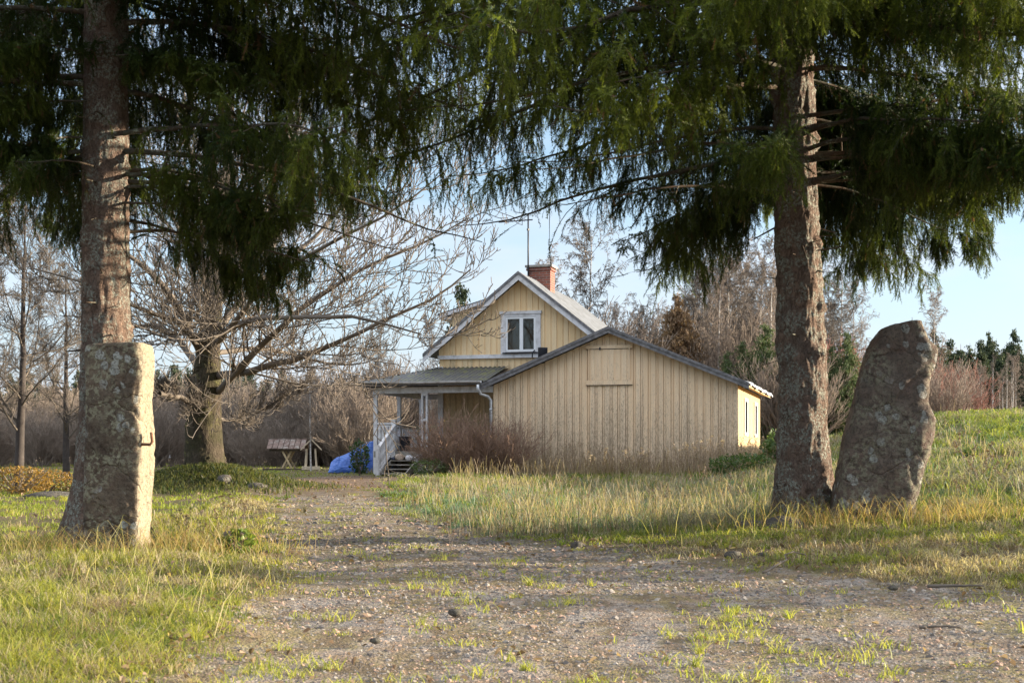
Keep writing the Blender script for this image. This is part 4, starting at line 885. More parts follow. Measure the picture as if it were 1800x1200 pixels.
    V, Q = tubes(Hh, Hr, 3); mbw.add(V, Q)
    # live shoots
    S1, S1r = grow(Hh, Hr, nvis, .05, 1.0, 18, 48, .26, .5, -.7, .08, 3, thin=.15, lmin=.07, rmin=.001)
    fB, fBr = grow(B, Br, 12, .15, 1.0, 30, 60, .16, .4, -.3, .08, 3, thin=.3, lmin=.07, rmin=.001, flat=.5)
    S = np.concatenate([S1, fB]); S, = keep(S)
    mb = MB()
    # needles along the shoots and along the hanging twigs themselves
    O = [S[:, 0]]; D = [S[:, -1] - S[:, 0]]
    seg = rng.random(Hh.shape[:2]) < .85
    for q in range(1, 6):
        sel = seg[:, q]; O.append(Hh[sel, q]); D.append(Hh[sel, q + 1] - Hh[sel, q])
    O.append(B[:, 4:7].reshape(-1, 3)); D.append((B[:, 5:8] - B[:, 4:7]).reshape(-1, 3))
    O = np.concatenate(O); D = np.concatenate(D); ln = np.linalg.norm(D, axis=1); n = len(O)
    # height rule: above the picture the same boughs carry coarser sprays
    world = O + np.array(base)
    hi = world[:, 2] > 5.3 + .0 * world[:, 0]
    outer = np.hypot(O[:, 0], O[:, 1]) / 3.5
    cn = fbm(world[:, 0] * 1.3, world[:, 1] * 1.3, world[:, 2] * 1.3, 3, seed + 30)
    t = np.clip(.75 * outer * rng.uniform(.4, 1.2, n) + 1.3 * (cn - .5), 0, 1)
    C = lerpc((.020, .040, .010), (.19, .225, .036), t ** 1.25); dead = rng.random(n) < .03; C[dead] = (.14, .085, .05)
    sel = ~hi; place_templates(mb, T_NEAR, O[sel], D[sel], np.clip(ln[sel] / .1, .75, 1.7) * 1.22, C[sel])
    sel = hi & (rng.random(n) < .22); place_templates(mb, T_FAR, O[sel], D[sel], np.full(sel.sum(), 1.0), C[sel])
    bw = mbw.build('branches', m_deadtwig, root, True); nd = mb.build('needles', m_needle, root)
    return root
m_deadtwig = bark('spruce_twig', (0.06, 0.04, 0.028), (0.12, 0.085, 0.06), (0.09, 0.085, 0.065), 20, 1, .5, .01)
def _env(tab, Y0):
    xs = np.array([(a - 900) / F * Y0 for a, b in tab]); zs = np.array([CAMZ + (HZ - b) / F * Y0 for a, b in tab]); return lambda x: np.interp(x, xs, zs)
envL = _env([(-600, 430), (-100, 450), (0, 480), (110, 400), (150, 300), (215, 300), (250, 470), (300, 520), (370, 560), (430, 540), (470, 420), (540, 400), (620, 400), (700, 405), (760, 395), (860, 390), (1000, 380)], 11.5)
envR = _env([(500, 395), (700, 402), (800, 395), (880, 370), (960, 350), (1000, 385), (1100, 375), (1160, 395), (1230, 455), (1330, 500), (1372, 460), (1385, 330), (1440, 330), (1460, 480), (1560, 505), (1700, 512), (1800, 495), (2300, 480)], 12.2)
def mklimbs(seed, zlo, zhi, n, l0, l1, fixed, bias=None):
    rs = np.random.default_rng(seed); out = list(fixed)
    for i in range(30): out.append((rs.uniform(3.2, 6.3), (i * 137.5 + rs.uniform(-30, 30)) % 360, rs.uniform(2.3, 3.7), rs.uniform(.25, .45), 1))
    for i in range(n):
        z = zlo + (zhi - zlo) * (i + rs.random()) / n; az = (i * 137.5 + rs.uniform(-25, 25)) % 360
        out.append((z, az, rs.uniform(l0, l1) * (1 if z < 6 else max(.25, 1 - (z - 6) / 11)), rs.uniform(.22, .42), 1))
    return out
LB = (-3.60, 12.1, 0.0); RB = (2.80, 13.0, 0.15)
# (height on trunk, azimuth from +x, length, droop)
fixL = [(3.15, -12, 2.0, .30, 1), (3.0, -30, 1.7, .3, 1), (3.3, 5, 2.3, .3, 1), (3.45, 195, 2.8, .30, 1), (3.6, -20, 3.1, .28, 1), (3.9, -130, 3.0, .35, 1), (4.05, 30, 3.0, .3, 1), (4.3, -50, 3.0, .35, 1), (4.6, 0, 3.6, .30, 1), (4.9, 160, 3.0, .4, 1),
        (5.1, -25, 4.0, .40, 1), (5.3, -70, 3.4, .45, 1), (5.5, -160, 3.4, .45, 1), (3.5, 100, 2.6, .3, 1), (2.9, 60, 2.3, .22, 1), (2.75, 15, 2.2, .2, 1), (5.6, 20, 4.0, .42, 1), (5.9, -40, 4.0, .45, 1), (5.9, -8, 4.4, .45, 1)]
fixR = [(3.2, -52, 2.9, .2, 1), (3.25, -36, 2.5, .2, 1), (3.3, 52, 3.0, .22, 1), (3.35, 33, 2.6, .22, 1), (3.5, -63, 3.0, .26, 1), (3.6, 62, 3.0, .26, 1), (3.45, -45, 2.9, .24, 1), (3.75, -28, 2.6, .28, 1), (3.4, -38, 3.1, .26, 1), (3.85, -48, 3.4, .33, 1), (4.3, -22, 3.7, .36, 1), (4.8, -42, 3.8, .42, 1), (3.65, -72, 2.8, .3, 1), (5.1, -16, 4.2, .45, 1), (3.8, 38, 3.2, .3, 1), (4.35, 46, 3.5, .38, 1), (4.9, 24, 3.7, .42, 1), (4.6, -58, 3.5, .4, 1), (3.55, 200, 2.7, .26, 1), (3.75, 178, 2.7, .27, 1), (3.5, -15, 3.0, .30, 1), (3.7, -60, 3.0, .33, 1), (3.85, 15, 3.2, .33, 1), (4.1, 225, 3.4, .38, 1), (4.3, -30, 3.4, .38, 1), (4.35, 190, 3.6, .28, 1), (4.6, 165, 4.4, .36, 1), (4.7, -5, 3.5, .42, 1),
        (4.85, 210, 4.4, .42, 1), (5.0, -75, 3.0, .45, 1), (5.1, 183, 4.9, .42, 1), (5.3, 30, 3.4, .45, 1), (5.4, 235, 3.8, .5, 1), (5.6, -20, 3.9, .5, 1), (5.7, 200, 4.8, .48, 1), (5.9, 172, 5.0, .5, 1), (6.0, -50, 3.8, .52, 1), (3.3, 60, 2.6, .3, 1), (3.4, 120, 2.6, .3, 1), (3.1, 205, 2.6, .16, 1), (3.2, -25, 2.7, .2, 1)]

spruce(LB, .235, (.0, .0), 16, mklimbs(3, 6.2, 15.3, 26, 3.2, 4.2, fixL), 'tall spruce with drooping dark boughs, its flared trunk behind the square stone post', 310, envL, 9, .3)
spruce(RB, .245, (-.03, .0), 17, mklimbs(4, 6.2, 16.3, 28, 3.2, 4.4, fixR), 'tall spruce with hanging sunlit boughs, its trunk beside the leaning stone at right', 420, envR, 9, .3)

# ------------------------------------------------------------------ bare broadleaf trees
def gz_(x, y): return float(H(np.array([x]), np.array([y]), False)[0])
def oldtree():
    Y0 = 28.0
    def pp(*l): return [np.r_[P(a, b, Y0 + (e[0] if e else 0)), r / F * Y0] for (a, b, r, *e) in l]
    base = P(361, 835, Y0); root = empty('bare_tree', (base[0], Y0, 0.35), 0, 'big leafless tree with a thick furrowed trunk and wide branches on a mossy mound', 'tree')
    off = np.array([base[0], Y0, .35])
    K = 16
    tr = np.array(pp((361, 842, 34), (360, 800, 32), (358, 740, 30), (360, 690, 29), (365, 640, 22), (371, 560, 17), (378, 480, 14), (390, 400, 11), (398, 300, 8), (405, 200, 6), (410, 60, 3)))
    trunk('trunk', m_bark2, tr[:, :3] - off, tr[:, 3], 77, 1.18, 90, 360, root, knob=.022, root=.12)
    lim = [pp((370, 600, 13), (410, 540, 11, 1), (450, 500, 9, 1), (520, 440, 8, 2), (580, 380, 6, 2), (640, 300, 4, 3), (700, 215, 2, 3)),
           pp((378, 480, 9), (420, 420, 8, -1), (470, 330, 6, -2), (520, 240, 4, -2), (555, 130, 2, -3)),
           pp((380, 660, 13), (430, 655, 11, -1), (520, 630, 9, -2), (600, 600, 7, -3), (680, 560, 5, -3), (760, 535, 4, -3), (830, 475, 2, -3)),
           pp((382, 690, 12), (430, 640, 10, -2), (500, 565, 8, -3), (580, 500, 6, -4), (650, 465, 5, -4), (740, 430, 3, -4), (818, 385, 1.6, -4)),
           pp((378, 620, 9), (470, 610, 7, 2), (550, 630, 5, 3), (610, 648, 3, 3), (665, 625, 1.6, 3)),
           pp((350, 700, 9), (325, 703, 8, -1), (298, 690, 7.5, -1.5), (272, 691, 7, -2)),
           pp((352, 650, 13), (325, 610, 10, 1), (270, 575, 7, 2), (200, 585, 4, 3), (130, 560, 2, 3)),
           pp((352, 620, 12), (320, 545, 10, -2), (262, 470, 7, -3), (190, 420, 4, -3), (110, 390, 2, -3)),
           pp((362, 540, 10), (330, 460, 8, 2), (300, 380, 5, 3), (272, 280, 3, 3), (250, 180, 1.6, 3)),
           pp((384, 735, 6), (430, 745, 4, 1), (475, 720, 3, 1), (530, 680, 1.5, 1)),
           pp((372, 560, 9), (420, 480, 8, 4), (480, 420, 6, 5), (570, 300, 4, 6), (640, 160, 2, 6)),
           pp((385, 440, 7), (360, 360, 6, -3), (330, 260, 4, -4), (320, 130, 2, -4)),
           pp((375, 590, 9), (440, 560, 7, -5), (540, 560, 5, -7), (620, 560, 4, -8), (690, 575, 2.6, -8), (740, 590, 1.5, -8)),
           pp((390, 400, 6), (440, 300, 5, 2), (500, 180, 3, 2), (560, 60, 2, 2)),
           pp((368, 610, 10), (400, 580, 8, -4), (470, 480, 6, -6), (600, 400, 4, -7), (720, 350, 2.5, -7), (790, 280, 1.4, -7)),
           pp((352, 600, 9), (300, 560, 7, -4), (240, 540, 5, -5), (160, 500, 3, -5), (60, 470, 2, -5))]
    K = 16; A = np.array([resample(l, K) for l in lim]); Lp = A[:, :, :3] - off; Lr = A[:, :, 3] * .56
    Lp[:, 2:] += np.cumsum(rng.normal(0, .02, (len(lim), K - 2, 3)), 1)
    mb = MB(); V, Q = tubes(Lp, Lr, 8); mb.add(V, Q); 
    extra = np.array([resample(tr[4:, :], K)]); Lp = np.concatenate([Lp, extra[:, :, :3] - off]); Lr = np.concatenate([Lr, extra[:, :, 3]])
    B, Br = grow(Lp, Lr, 20, .10, .98, 25, 60, .36, .32, .75, .12, 10, thin=.45, taper=.3, rmin=.007)
    V, Q = tubes(B, Br, 5); mb.add(V, Q)
    C1, Cr = grow(B, Br, 11, .10, 1, 25, 65, .40, .5, .7, .12, 7, thin=.4, rmin=.0065, taper=.5)
    V, Q = tubes(C1, Cr, 4); mb.add(V, Q)
    D1, Dr = grow(C1, Cr, 4, .2, 1, 30, 65, .45, .6, .9, .12, 5, thin=.4, rmin=.0062, taper=.7, lmin=.12)
    V, Q = tubes(D1, Dr, 3); mb.add(V, Q)
    mb.build('branches', m_twig, root, True)
oldtree()
def proto_tree(name, mat, twig, h, r, nl, az_up, lf, up, lv=(7, 6, 4), lean=.02, zmin=.25, droop=0.0, rmin=.009, wob=.10, lab=None, cat='tree', grp=None, l3=.45):
    root = empty(name, (0, 0, 0), 0, lab, cat, grp)
    K = 18; z = np.linspace(-.1, h, K); c = np.stack([lean * z + np.cumsum(rng.normal(0, .012 * h / 8, K)), np.cumsum(rng.normal(0, .012 * h / 8, K)), z], -1)
    rr = r * (1 - .93 * (z / h).clip(0, 1) ** 1.0)
    mb = MB(); V, Q = tubes(c[None], rr[None], 9); mb.add(V, Q); mb.build('trunk', mat, root, True)
    mb = MB(); T0, Tr = c[None], rr[None]
    A, Ar = grow(T0, Tr, nl, zmin, .99, az_up[0], az_up[1], lf, .32, up, wob * .6, 10, thin=.62, taper=.25, rmin=rmin)
    V, Q = tubes(A, Ar, 5); mb.add(V, Q)
    B, Br = grow(A, Ar, lv[0], .15, 1, 25, 60, .42, .55, up * .6 - droop * .5, wob, 7, thin=.4, taper=.5, rmin=rmin)
    V, Q = tubes(B, Br, 4); mb.add(V, Q)
    C_, Cr = grow(B, Br, lv[1], .1, 1, 25, 60, l3, .6, -droop * 1.6 + .3 * (droop == 0), wob, 5, thin=.3, taper=.7, rmin=rmin * .8, lmin=.15)
    V, Q = tubes(C_, Cr, 3); mb.add(V, Q)
    if lv[2]:
        D_, Dr = grow(C_, Cr, lv[2], .1, 1, 25, 60, .6, .7, -droop * 1.6 + .3 * (droop == 0), wob, 4, thin=.3, taper=.8, rmin=rmin * .7, lmin=.12)
        V, Q = tubes(D_, Dr, 3); mb.add(V, Q)
    mb.build('branches', twig, root, True); return root
def proto_bush(name, twig, h, spread, ns, lv, rmin, lab, grp=None, cat='shrub', r0=.02, leaf=None, nleaf=0, up=.5, mid=None):
    root = empty(name, (0, 0, 0), 0, lab, cat, grp)
    a = rng.uniform(0, 6.28, ns); rr = spread * .25 * np.sqrt(rng.random(ns)); b = np.stack([np.cos(a) * rr, np.sin(a) * rr, np.full(ns, -.1)], -1)
    K = 9; d = nrm(np.stack([np.cos(a) * spread / h * rng.uniform(.1, 1, ns), np.sin(a) * spread / h * rng.uniform(.1, 1, ns), np.ones(ns)], -1)); ln = h * rng.uniform(.6, 1.1, ns)
    p = b; o = [p]
    for k in range(K - 1): d = nrm(d + .07 * rng.normal(size=d.shape)); p = p + d * (ln / (K - 1))[:, None]; o.append(p)
    A = np.stack(o, 1); Ar = r0 * rng.uniform(.6, 1.2, ns)[:, None] * np.linspace(1, .25, K)[None]
    mb = MB(); V, Q = tubes(A, np.maximum(Ar, rmin), 4); mb.add(V, Q)
    B, Br = grow(A, Ar, lv[0], .15, 1, 18, 50, .42, .6, up, .08, 6, thin=.4, rmin=rmin, taper=.6); V, Q = tubes(B, Br, 3); mb.add(V, Q)
    last = B
    if lv[1]:
        C_, Cr = grow(B, Br, lv[1], .15, 1, 20, 50, .5, .7, up, .08, 4, thin=.3, rmin=rmin * .85, taper=.8, lmin=.1); V, Q = tubes(C_, Cr, 3); mb.add(V, Q); last = C_
    mb.build('stems', twig, root, True)
    if leaf:
        pts = last.reshape(-1, 3); i = rng.integers(0, len(pts), nleaf); leafcloud('leaves', pts[i] + rng.normal(0, .03, (nleaf, 3)), leaf[2], leaf[0], leaf[1], root)
    return root
def leafcloud(name, pts, size, c0, c1, parent, mat=None, asp=.5):
    n = len(pts); s = size * rng.uniform(.6, 1.3, n)[:, None]; d1 = nrm(rng.normal(size=(n, 3))); d2 = nrm(np.cross(d1, rng.normal(size=(n, 3)))) * asp
    V = np.stack([pts - d1 * s, pts - d2 * s, pts + d1 * s, pts + d2 * s], 1); C = lerpc(c0, c1, rng.random(n))
    mb = MB(); mb.add(V, (np.arange(n) * 4)[:, None] + np.arange(4)[None], C=np.repeat(C, 4, 0)); return mb.build(name, mat or m_leaf, parent)
def put(o, x, y, rz=0, s=1.0, dz=0, lab=None):
    o.location = (x, y, gz_(x, y) + dz); o.rotation_euler = (0, 0, rz); o.scale = (s, s, s)
    if lab: o['label'] = lab
    return o
used = set()
def plant_at(proto, px, Y, s=1.0, rz=None, lab=None, dz=0):
    x = (px - 900) / F * Y
    if proto.name in used: o = copy_tree(proto)
    else: o = proto; used.add(proto.name)
    return put(o, x, Y, random.uniform(0, 6.28) if rz is None else rz, s, dz, lab)
# far spruces ----------------------------------------------------------
def far_spruce(h, rad, n, lab, grp, cols=((.028, .042, .025), (.065, .085, .045)), base=.12, mat=None):
    root = empty('distant_spruce', (0, 0, 0), 0, lab, 'tree', grp)
    mb = MB(); mb.tube([(0, 0, -.2), (0, 0, h * .5), (0, 0, h * .98)], [h * .012, h * .008, .015], 6); mb.build('trunk', m_bark, root)
    z = base * h + (h * (1 - base)) * (1 - np.sqrt(rng.random(n))); f = 1 - (z - base * h) / (h * (1 - base))
    L_ = rad * (f ** .8) * rng.uniform(.55, 1.15, n) + .12; a = rng.uniform(0, 6.28, n); z = np.round(z / (h * .035)) * h * .035 + rng.normal(0, h * .006, n)
    m = 12; s = np.linspace(.08, 1, m)[None]
    X = np.cos(a)[:, None] * L_[:, None] * s; Y = np.sin(a)[:, None] * L_[:, None] * s; Z = z[:, None] + L_[:, None] * (.12 * s - .42 * s ** 1.6 + .12 * s ** 4)
    pts = np.stack([X, Y, Z], -1).reshape(-1, 3); pts = np.repeat(pts, 3, 0); pts = pts + rng.normal(0, .09, pts.shape) * (.5 + .5 * h / 9)
    k = len(pts); sz = rng.uniform(.10, .26, k)[:, None] * h / 10; dn = nrm(np.stack([rng.normal(0, .5, k), rng.normal(0, .5, k), -np.ones(k)], -1)); sd = nrm(rng.normal(size=(k, 3)))
    V = np.stack([pts - sd * sz * .35, pts + sd * sz * .35, pts + dn * sz], 1)
    C = lerpc(cols[0], cols[1], rng.random(k)); mb = MB(); mb.add(V, None, (np.arange(k) * 3)[:, None] + np.arange(3)[None], C=np.repeat(C, 3, 0)); mb.build('crown', mat or m_farneedle, root)
    return root

GF = 'conifers of the distant forest'
fs = [far_spruce(11, 2.7, 620, 'dark green spruce in the distant forest edge', GF), far_spruce(10, 3.0, 600, 'dark green spruce in the distant forest edge', GF), far_spruce(12, 2.4, 620, 'dark green spruce in the distant forest edge', GF)]
# left skyline
rs = np.random.default_rng(77)
for i in range(64):
    px = -60 + i * 14.5 + rs.uniform(-6, 6); Y = rs.uniform(135, 190); top = 652 + 18 * math.sin(px * .011 + 1) + rs.uniform(-10, 16) - (10 if px < 250 else 0)
    hgt = (HZ - top) / F * Y + CAMZ - gz_((px - 900) / F * Y, Y); o = plant_at(fs[i % 3], px, Y, max(.5, hgt / (11, 10, 12)[i % 3]), lab='dark spruce on the far skyline left of the house'); o['group'] = 'spruces on the far left skyline'
# behind the house and right skyline
for i in range(46):
    px = 1480 + i * 9.5 + rs.uniform(-5, 5); Y = rs.uniform(100, 135); top = (636 if px < 1640 else 597) + rs.uniform(-22, 26)
    hgt = (HZ - top) / F * Y + CAMZ - gz_((px - 900) / F * Y, Y); o = plant_at(fs[i % 3], px, Y, hgt / (11, 10, 12)[i % 3], lab='dark spruce on the far skyline right of the right spruce trunk'); o['group'] = 'spruces on the far right skyline'
p = plant_at(fs[2], 812, 85, (808 - 497) / F * 85 / 12, lab='lone spruce top rising behind the dormer roof'); p.pop('group', None) if 'group' in p else None
# brush thickets -------------------------------------------------------
GB = 'leafless shrubs of the brown thicket'
bl = 'leafless brown shrub in the dense thicket behind the yard'
bs = [proto_bush('bare_shrub', m_brush, 4.2, 2.6, 34, (9, 7), .011, bl, GB, r0=.03), proto_bush('bare_shrub', m_brush, 4.2, 3.2, 30, (9, 8), .011, bl, GB, r0=.03), proto_bush('bare_shrub', m_brush, 4.2, 2.2, 40, (8, 7), .011, bl, GB, r0=.028)]
def thick(n, px0, px1, y0, y1, topf, protos=bs, base=4.2, jit=14, lab=None):
    for i in range(n):
        px = px0 + (px1 - px0) * (i + rs.random()) / n; Y = rs.uniform(y0, y1); x = (px - 900) / F * Y
        hgt = (HZ - topf(px) + rs.uniform(-jit, jit)) / F * Y + CAMZ - gz_(x, Y); plant_at(protos[i % len(protos)], px, Y, hgt / base, lab=lab)['group'] = (lab or bl).replace('leafless brown shrub', 'leafless brown shrubs')
l1, l2, l3, l4, l5 = 'leafless brown shrub of the dense thicket behind the well and the porch', 'leafless brown shrub of the thicket behind the lawn, left of the big bare tree', 'leafless brown shrub between the shed and the right spruce trunk', 'leafless brown shrub showing above the shed roof', 'leafless brown shrub behind the leaning stone, beyond the field'
thick(26, 240, 790, 58, 66, lambda p: 715, lab=l1); thick(30, 230, 800, 72, 92, lambda p: 685, lab=l1); thick(12, 430, 660, 52, 57, lambda p: 700 if p > 540 else 740, lab=l1)
thick(10, 560, 700, 55, 64, lambda p: 668, lab=l1)
thick(26, -60, 250, 60, 80, lambda p: 730, lab=l2); thick(20, -60, 250, 90, 110, lambda p: 700, lab=l2)
thick(14, 1335, 1470, 50, 62, lambda p: 650, lab=l3); thick(16, 1040, 1380, 60, 75, lambda p: 590, lab=l4); thick(10, 1470, 1680, 60, 80, lambda p: 660, lab=l5)
GT = 'tall bare birches behind the buildings'
bt1 = proto_tree('birch_tree', m_birch, m_twig, 12, .13, 30, (20, 42), .34, .35, (8, 7, 3), droop=.55, rmin=.012, lab='x', grp=GT, zmin=.3)
bt2 = proto_tree('birch_tree', m_birch, m_twig, 12, .12, 26, (18, 38), .30, .5, (8, 6, 3), droop=.15, rmin=.012, lab='x', grp=GT, lean=.05)
bt3 = proto_tree('birch_tree', m_birch, m_brush, 12, .11, 30, (22, 48), .28, .3, (8, 6, 3), droop=.3, rmin=.011, lab='x', grp=GT, lean=-.03)
btx = [bt2, bt3, bt1]
GR = 'reddish bare shrubs beyond the field'
rb = proto_bush('red_shrub', m_redtwig, 3.6, 2.4, 36, (9, 7), .011, 'reddish leafless shrub at the edge of the field', GR, r0=.025, leaf=((.35, .05, .03), (.5, .12, .06), .035), nleaf=700)
for i in range(22):
    px = 1150 + i * 15.5 + rs.uniform(-8, 8); Y = rs.uniform(58, 84); x = (px - 900) / F * Y; top = np.interp(px, [1140, 1200, 1280, 1400, 1500], [575, 500, 455, 470, 540]) + rs.uniform(-20, 60)
    o = plant_at(btx[i % 3], px, Y, ((HZ - top) / F * Y + CAMZ - gz_(x, Y)) / 12, lab='bare birch in the tangled wood behind the shed roof'); o['group'] = 'bare birches of the wood behind the shed'
for px, Y, top in ((1470, 62, 640), (1500, 60, 655), (1530, 64, 650), (1655, 72, 660), (1690, 70, 668), (1640, 66, 655), (1455, 58, 620)):
    x = (px - 900) / F * Y; plant_at(rb, px, Y, ((HZ - top) / F * Y + CAMZ - gz_(x, Y)) / 3.6)
# birches --------------------------------------------------------------
GT = 'tall bare birches behind the buildings'
for pr, px, top, Y, lab in ((bt1, 1032, 405, 66, 'tall round-topped birch with drooping twigs, just right of the chimney'), (bt3, 960, 462, 72, 'thin birch half hidden behind the brick chimney'),
                            (bt2, 1245, 445, 62, 'leaning twin-stemmed birch above the shed roof, left of the group'), (bt2, 1272, 430, 64, 'tallest pale birch of the group above the shed roof'),
                            (bt3, 1300, 450, 66, 'thin pale birch in the middle of the group above the shed roof'), (bt2, 1328, 440, 60, 'birch close left of the right spruce trunk, behind the shed'),
                            (bt3, 1352, 470, 58, 'dense brown birch touching the left edge of the right spruce trunk'), (bt1, 1475, 480, 66, 'bare birch just right of the right spruce trunk'),
                            (bt3, 1500, 500, 70, 'slim bare birch between the right spruce trunk and the leaning stone'), (bt3, 1090, 540, 62, 'low bare birch over the left slope of the shed roof'),
                            (bt1, 1130, 545, 66, 'low bushy birch over the shed ridge'), (bt2, 1218, 500, 70, 'slender birch beside the brown larch'), (bt3, 1638, 515, 85, 'slim bare tree rising behind the top of the leaning stone'),
                            (bt2, 660, 540, 60, 'slim young tree beside the porch roof, in front of the pale sky'), (bt3, 760, 560, 62, 'thin bare sapling touching the left eave of the gabled house')):
    x = (px - 900) / F * Y; o = plant_at(pr, px, Y, ((HZ - top) / F * Y + CAMZ - gz_(x, Y)) / 12, lab=lab)
o = plant_at(bt3, 547, 46, ((HZ - 650) / F * 46 + .4) / 12, lab='pale thin birch sapling standing behind the little roofed well')
bt4 = proto_tree('birch_tree', m_birch, m_twig, 12, .10, 16, (15, 35), .16, .4, (5, 4, 0), rmin=.014, lab='x', grp=GT, zmin=.5)
# row of thin trunks in front of the far right forest
for i in range(26):
    px = 1655 + i * 6.5 + rs.uniform(-7, 7); Y = rs.uniform(84, 98); top = 640 + rs.uniform(-14, 22); x = (px - 900) / F * Y
    o = plant_at(bt3 if i % 3 == 0 else bt4, px, Y, ((HZ - top) / F * Y + CAMZ - gz_(x, Y)) / 12, lab='thin bare birch in the dense row before the far spruces at right'); o['group'] = 'thin birches before the far spruces'
# brown larch and young green conifers behind the shed
lar = far_spruce(9, 3.3, 900, 'broad russet-brown conifer behind the right slope of the shed roof', None, ((.12, .075, .045), (.22, .15, .09)), .05)
Y = 60; plant_at(lar, 1190, Y, ((HZ - 515) / F * Y + CAMZ - gz_(290 / F * Y, Y)) / 9)
gs = far_spruce(7, 2.0, 520, 'x', None, ((.045, .07, .03), (.11, .14, .06)), .03)
for px, top, lab in ((1308, 590, 'green young conifer behind the far end of the shed eave'), (1345, 560, 'green young conifer close left of the right spruce trunk'), (1278, 610, 'small dark conifer behind the shed between the birches'), (1490, 575, 'green young conifer between the right spruce trunk and the leaning stone'), (1465, 600, 'small green conifer touching the right edge of the right spruce trunk')):
    Y = 56; o = plant_at(gs, px, Y, ((HZ - top) / F * Y + CAMZ - gz_((px - 900) / F * Y, Y)) / 7, lab=lab)
# dark fruit trees at left
ft = proto_tree('fruit_tree', m_darktwig, m_twig, 6.5, .115, 26, (40, 85), .50, .6, (9, 8, 4), rmin=.006, lab='dark-trunked leafless tree at the left edge, on the lawn before the thicket', cat='tree', zmin=.18, wob=.2)
plant_at(ft, 32, 31, 1.0, rz=.5); plant_at(ft, 118, 38, .9, rz=2.4, lab='leafless tree with a dark stem half hidden by the left spruce trunk'); plant_at(ft, -40, 38, 1.1, rz=4, lab='leafless tree cut by the left edge of the picture')
# shrubs near the house ------------------------------------------------
br = proto_bush('barberry_bush', m_purple, 1.55, 1.7, 130, (7, 4), .0045, 'dense purplish-brown bare bush under the porch-side wall', None, r0=.008, leaf=((.55, .38, .08), (.4, .2, .08), .02), nleaf=160, up=.3)
put(br, *from_house(-.75, -1.4), 0, 1.15); br2 = copy_tree(br); put(br2, *from_house(.45, -1.3), 2.0, 1.0, lab='purplish-brown bare bush before the left corner of the shed')
def leafy(name, n, sx, sy, h, c0, c1, size, lab, cat='shrub'):
    root = empty(name, (0, 0, 0), 0, lab, cat)
    mb = MB(); ns = 16; a = rng.uniform(0, 6.28, ns); E = np.stack([np.cos(a) * sx * .7, np.sin(a) * sy * .7, rng.uniform(.5, .9, ns) * h], -1); 
    A = np.stack([E * t * np.array([1, 1, 1]) for t in np.linspace(0, 1, 5)], 1); V, Q = tubes(A, np.full((ns, 5), .012), 4); mb.add(V, Q); mb.build('stems', m_brush, root)
    q = rng.normal(size=(n, 3)); q = nrm(q) * rng.uniform(.45, 1, (n, 1)) ** .5; q *= (.75 + .5 * fbm(q[:, 0] * 2.5 + 9, q[:, 1] * 2.5, q[:, 2] * 2.5, 2, 7))[:, None]
    leafcloud('leaves', q * np.array([sx, sy, h / 2]) + np.array([0, 0, h / 2]), size, c0, c1, root); return root
rh = leafy('rhododendron', 650, .30, .3, 1.05, (.02, .045, .015), (.06, .10, .035), .05, 'dark green leafy shrub at the left foot of the porch steps'); put(rh, *from_house(-3.5, -1.75))
m1 = leafy('juniper_bush', 2600, 1.2, .8, .85, (.04, .08, .02), (.10, .15, .04), .05, 'low green bush at the far right corner of the shed'); put(m1, *from_house(7.5, -2.3), 0, .8, dz=-.15)
m2 = copy_tree(m1); put(m2, *from_house(8.6, -.6), 1.2, 1.1, -.1, lab='green bush close left of the right spruce trunk, before the slope')
m3 = leafy('leafy_shrub', 700, .55, .4, .5, (.05, .09, .03), (.13, .16, .06), .035, 'low green plants at the right foot of the porch steps'); put(m3, *from_house(-1.2, -2.3))
# orange ground shrubs at left and slab
for px, Y, s, lab in ((30, 26, 1.0, 'orange-leaved low shrub at the left edge of the lawn'), (85, 27, .85, 'orange-leaved low shrub behind the dark slab, left of the left spruce')):
    o = leafy('orange_shrub', 1500, .75, .4, .55, (.15, .085, .025), (.34, .21, .05), .03, lab); put(o, (px - 900) / F * Y, Y, 0, s)
sb = MB(); sb.box(-.55, .55, -.3, .3, 0, .12); 
def rock(name, x, y, sx, sy, sz, seed, lab, cat='stone', mat=None, dz=0, grp=None):
    nz_, na = 14, 26; th = np.linspace(.02, np.pi - .02, nz_)[:, None]; ph = (np.arange(na) / na * 2 * np.pi)[None]
    X = np.sin(th) * np.cos(ph); Y_ = np.sin(th) * np.sin(ph); Z = np.cos(th) + 0 * X; d = 1 + .5 * (fbm(X * 1.4 + seed, Y_ * 1.4, Z * 1.4, 4, seed) - .5)
    mb = MB(); mb.grid(np.stack([X * d * sx, Y_ * d * sy, Z * d * sz], -1)[:, ::-1], True); o = mb.build(name, mat or m_rock, None, True); o.location = (x, y, gz_(x, y) + dz); return tag(o, lab, cat, grp)
rock('stone_slab', -7.9, 23.5, .55, .3, .13, 5, 'flat dark grey slab lying on the lawn left of the left spruce')
rock('rock', -5.55, 26.3, .15, .14, .12, 9, 'rounded brown rock on the mossy mound under the big bare tree', dz=.05)
rock('rock', -4.9, 26.2, .22, .16, .09, 10, 'low grey rock at the right foot of the mossy mound')
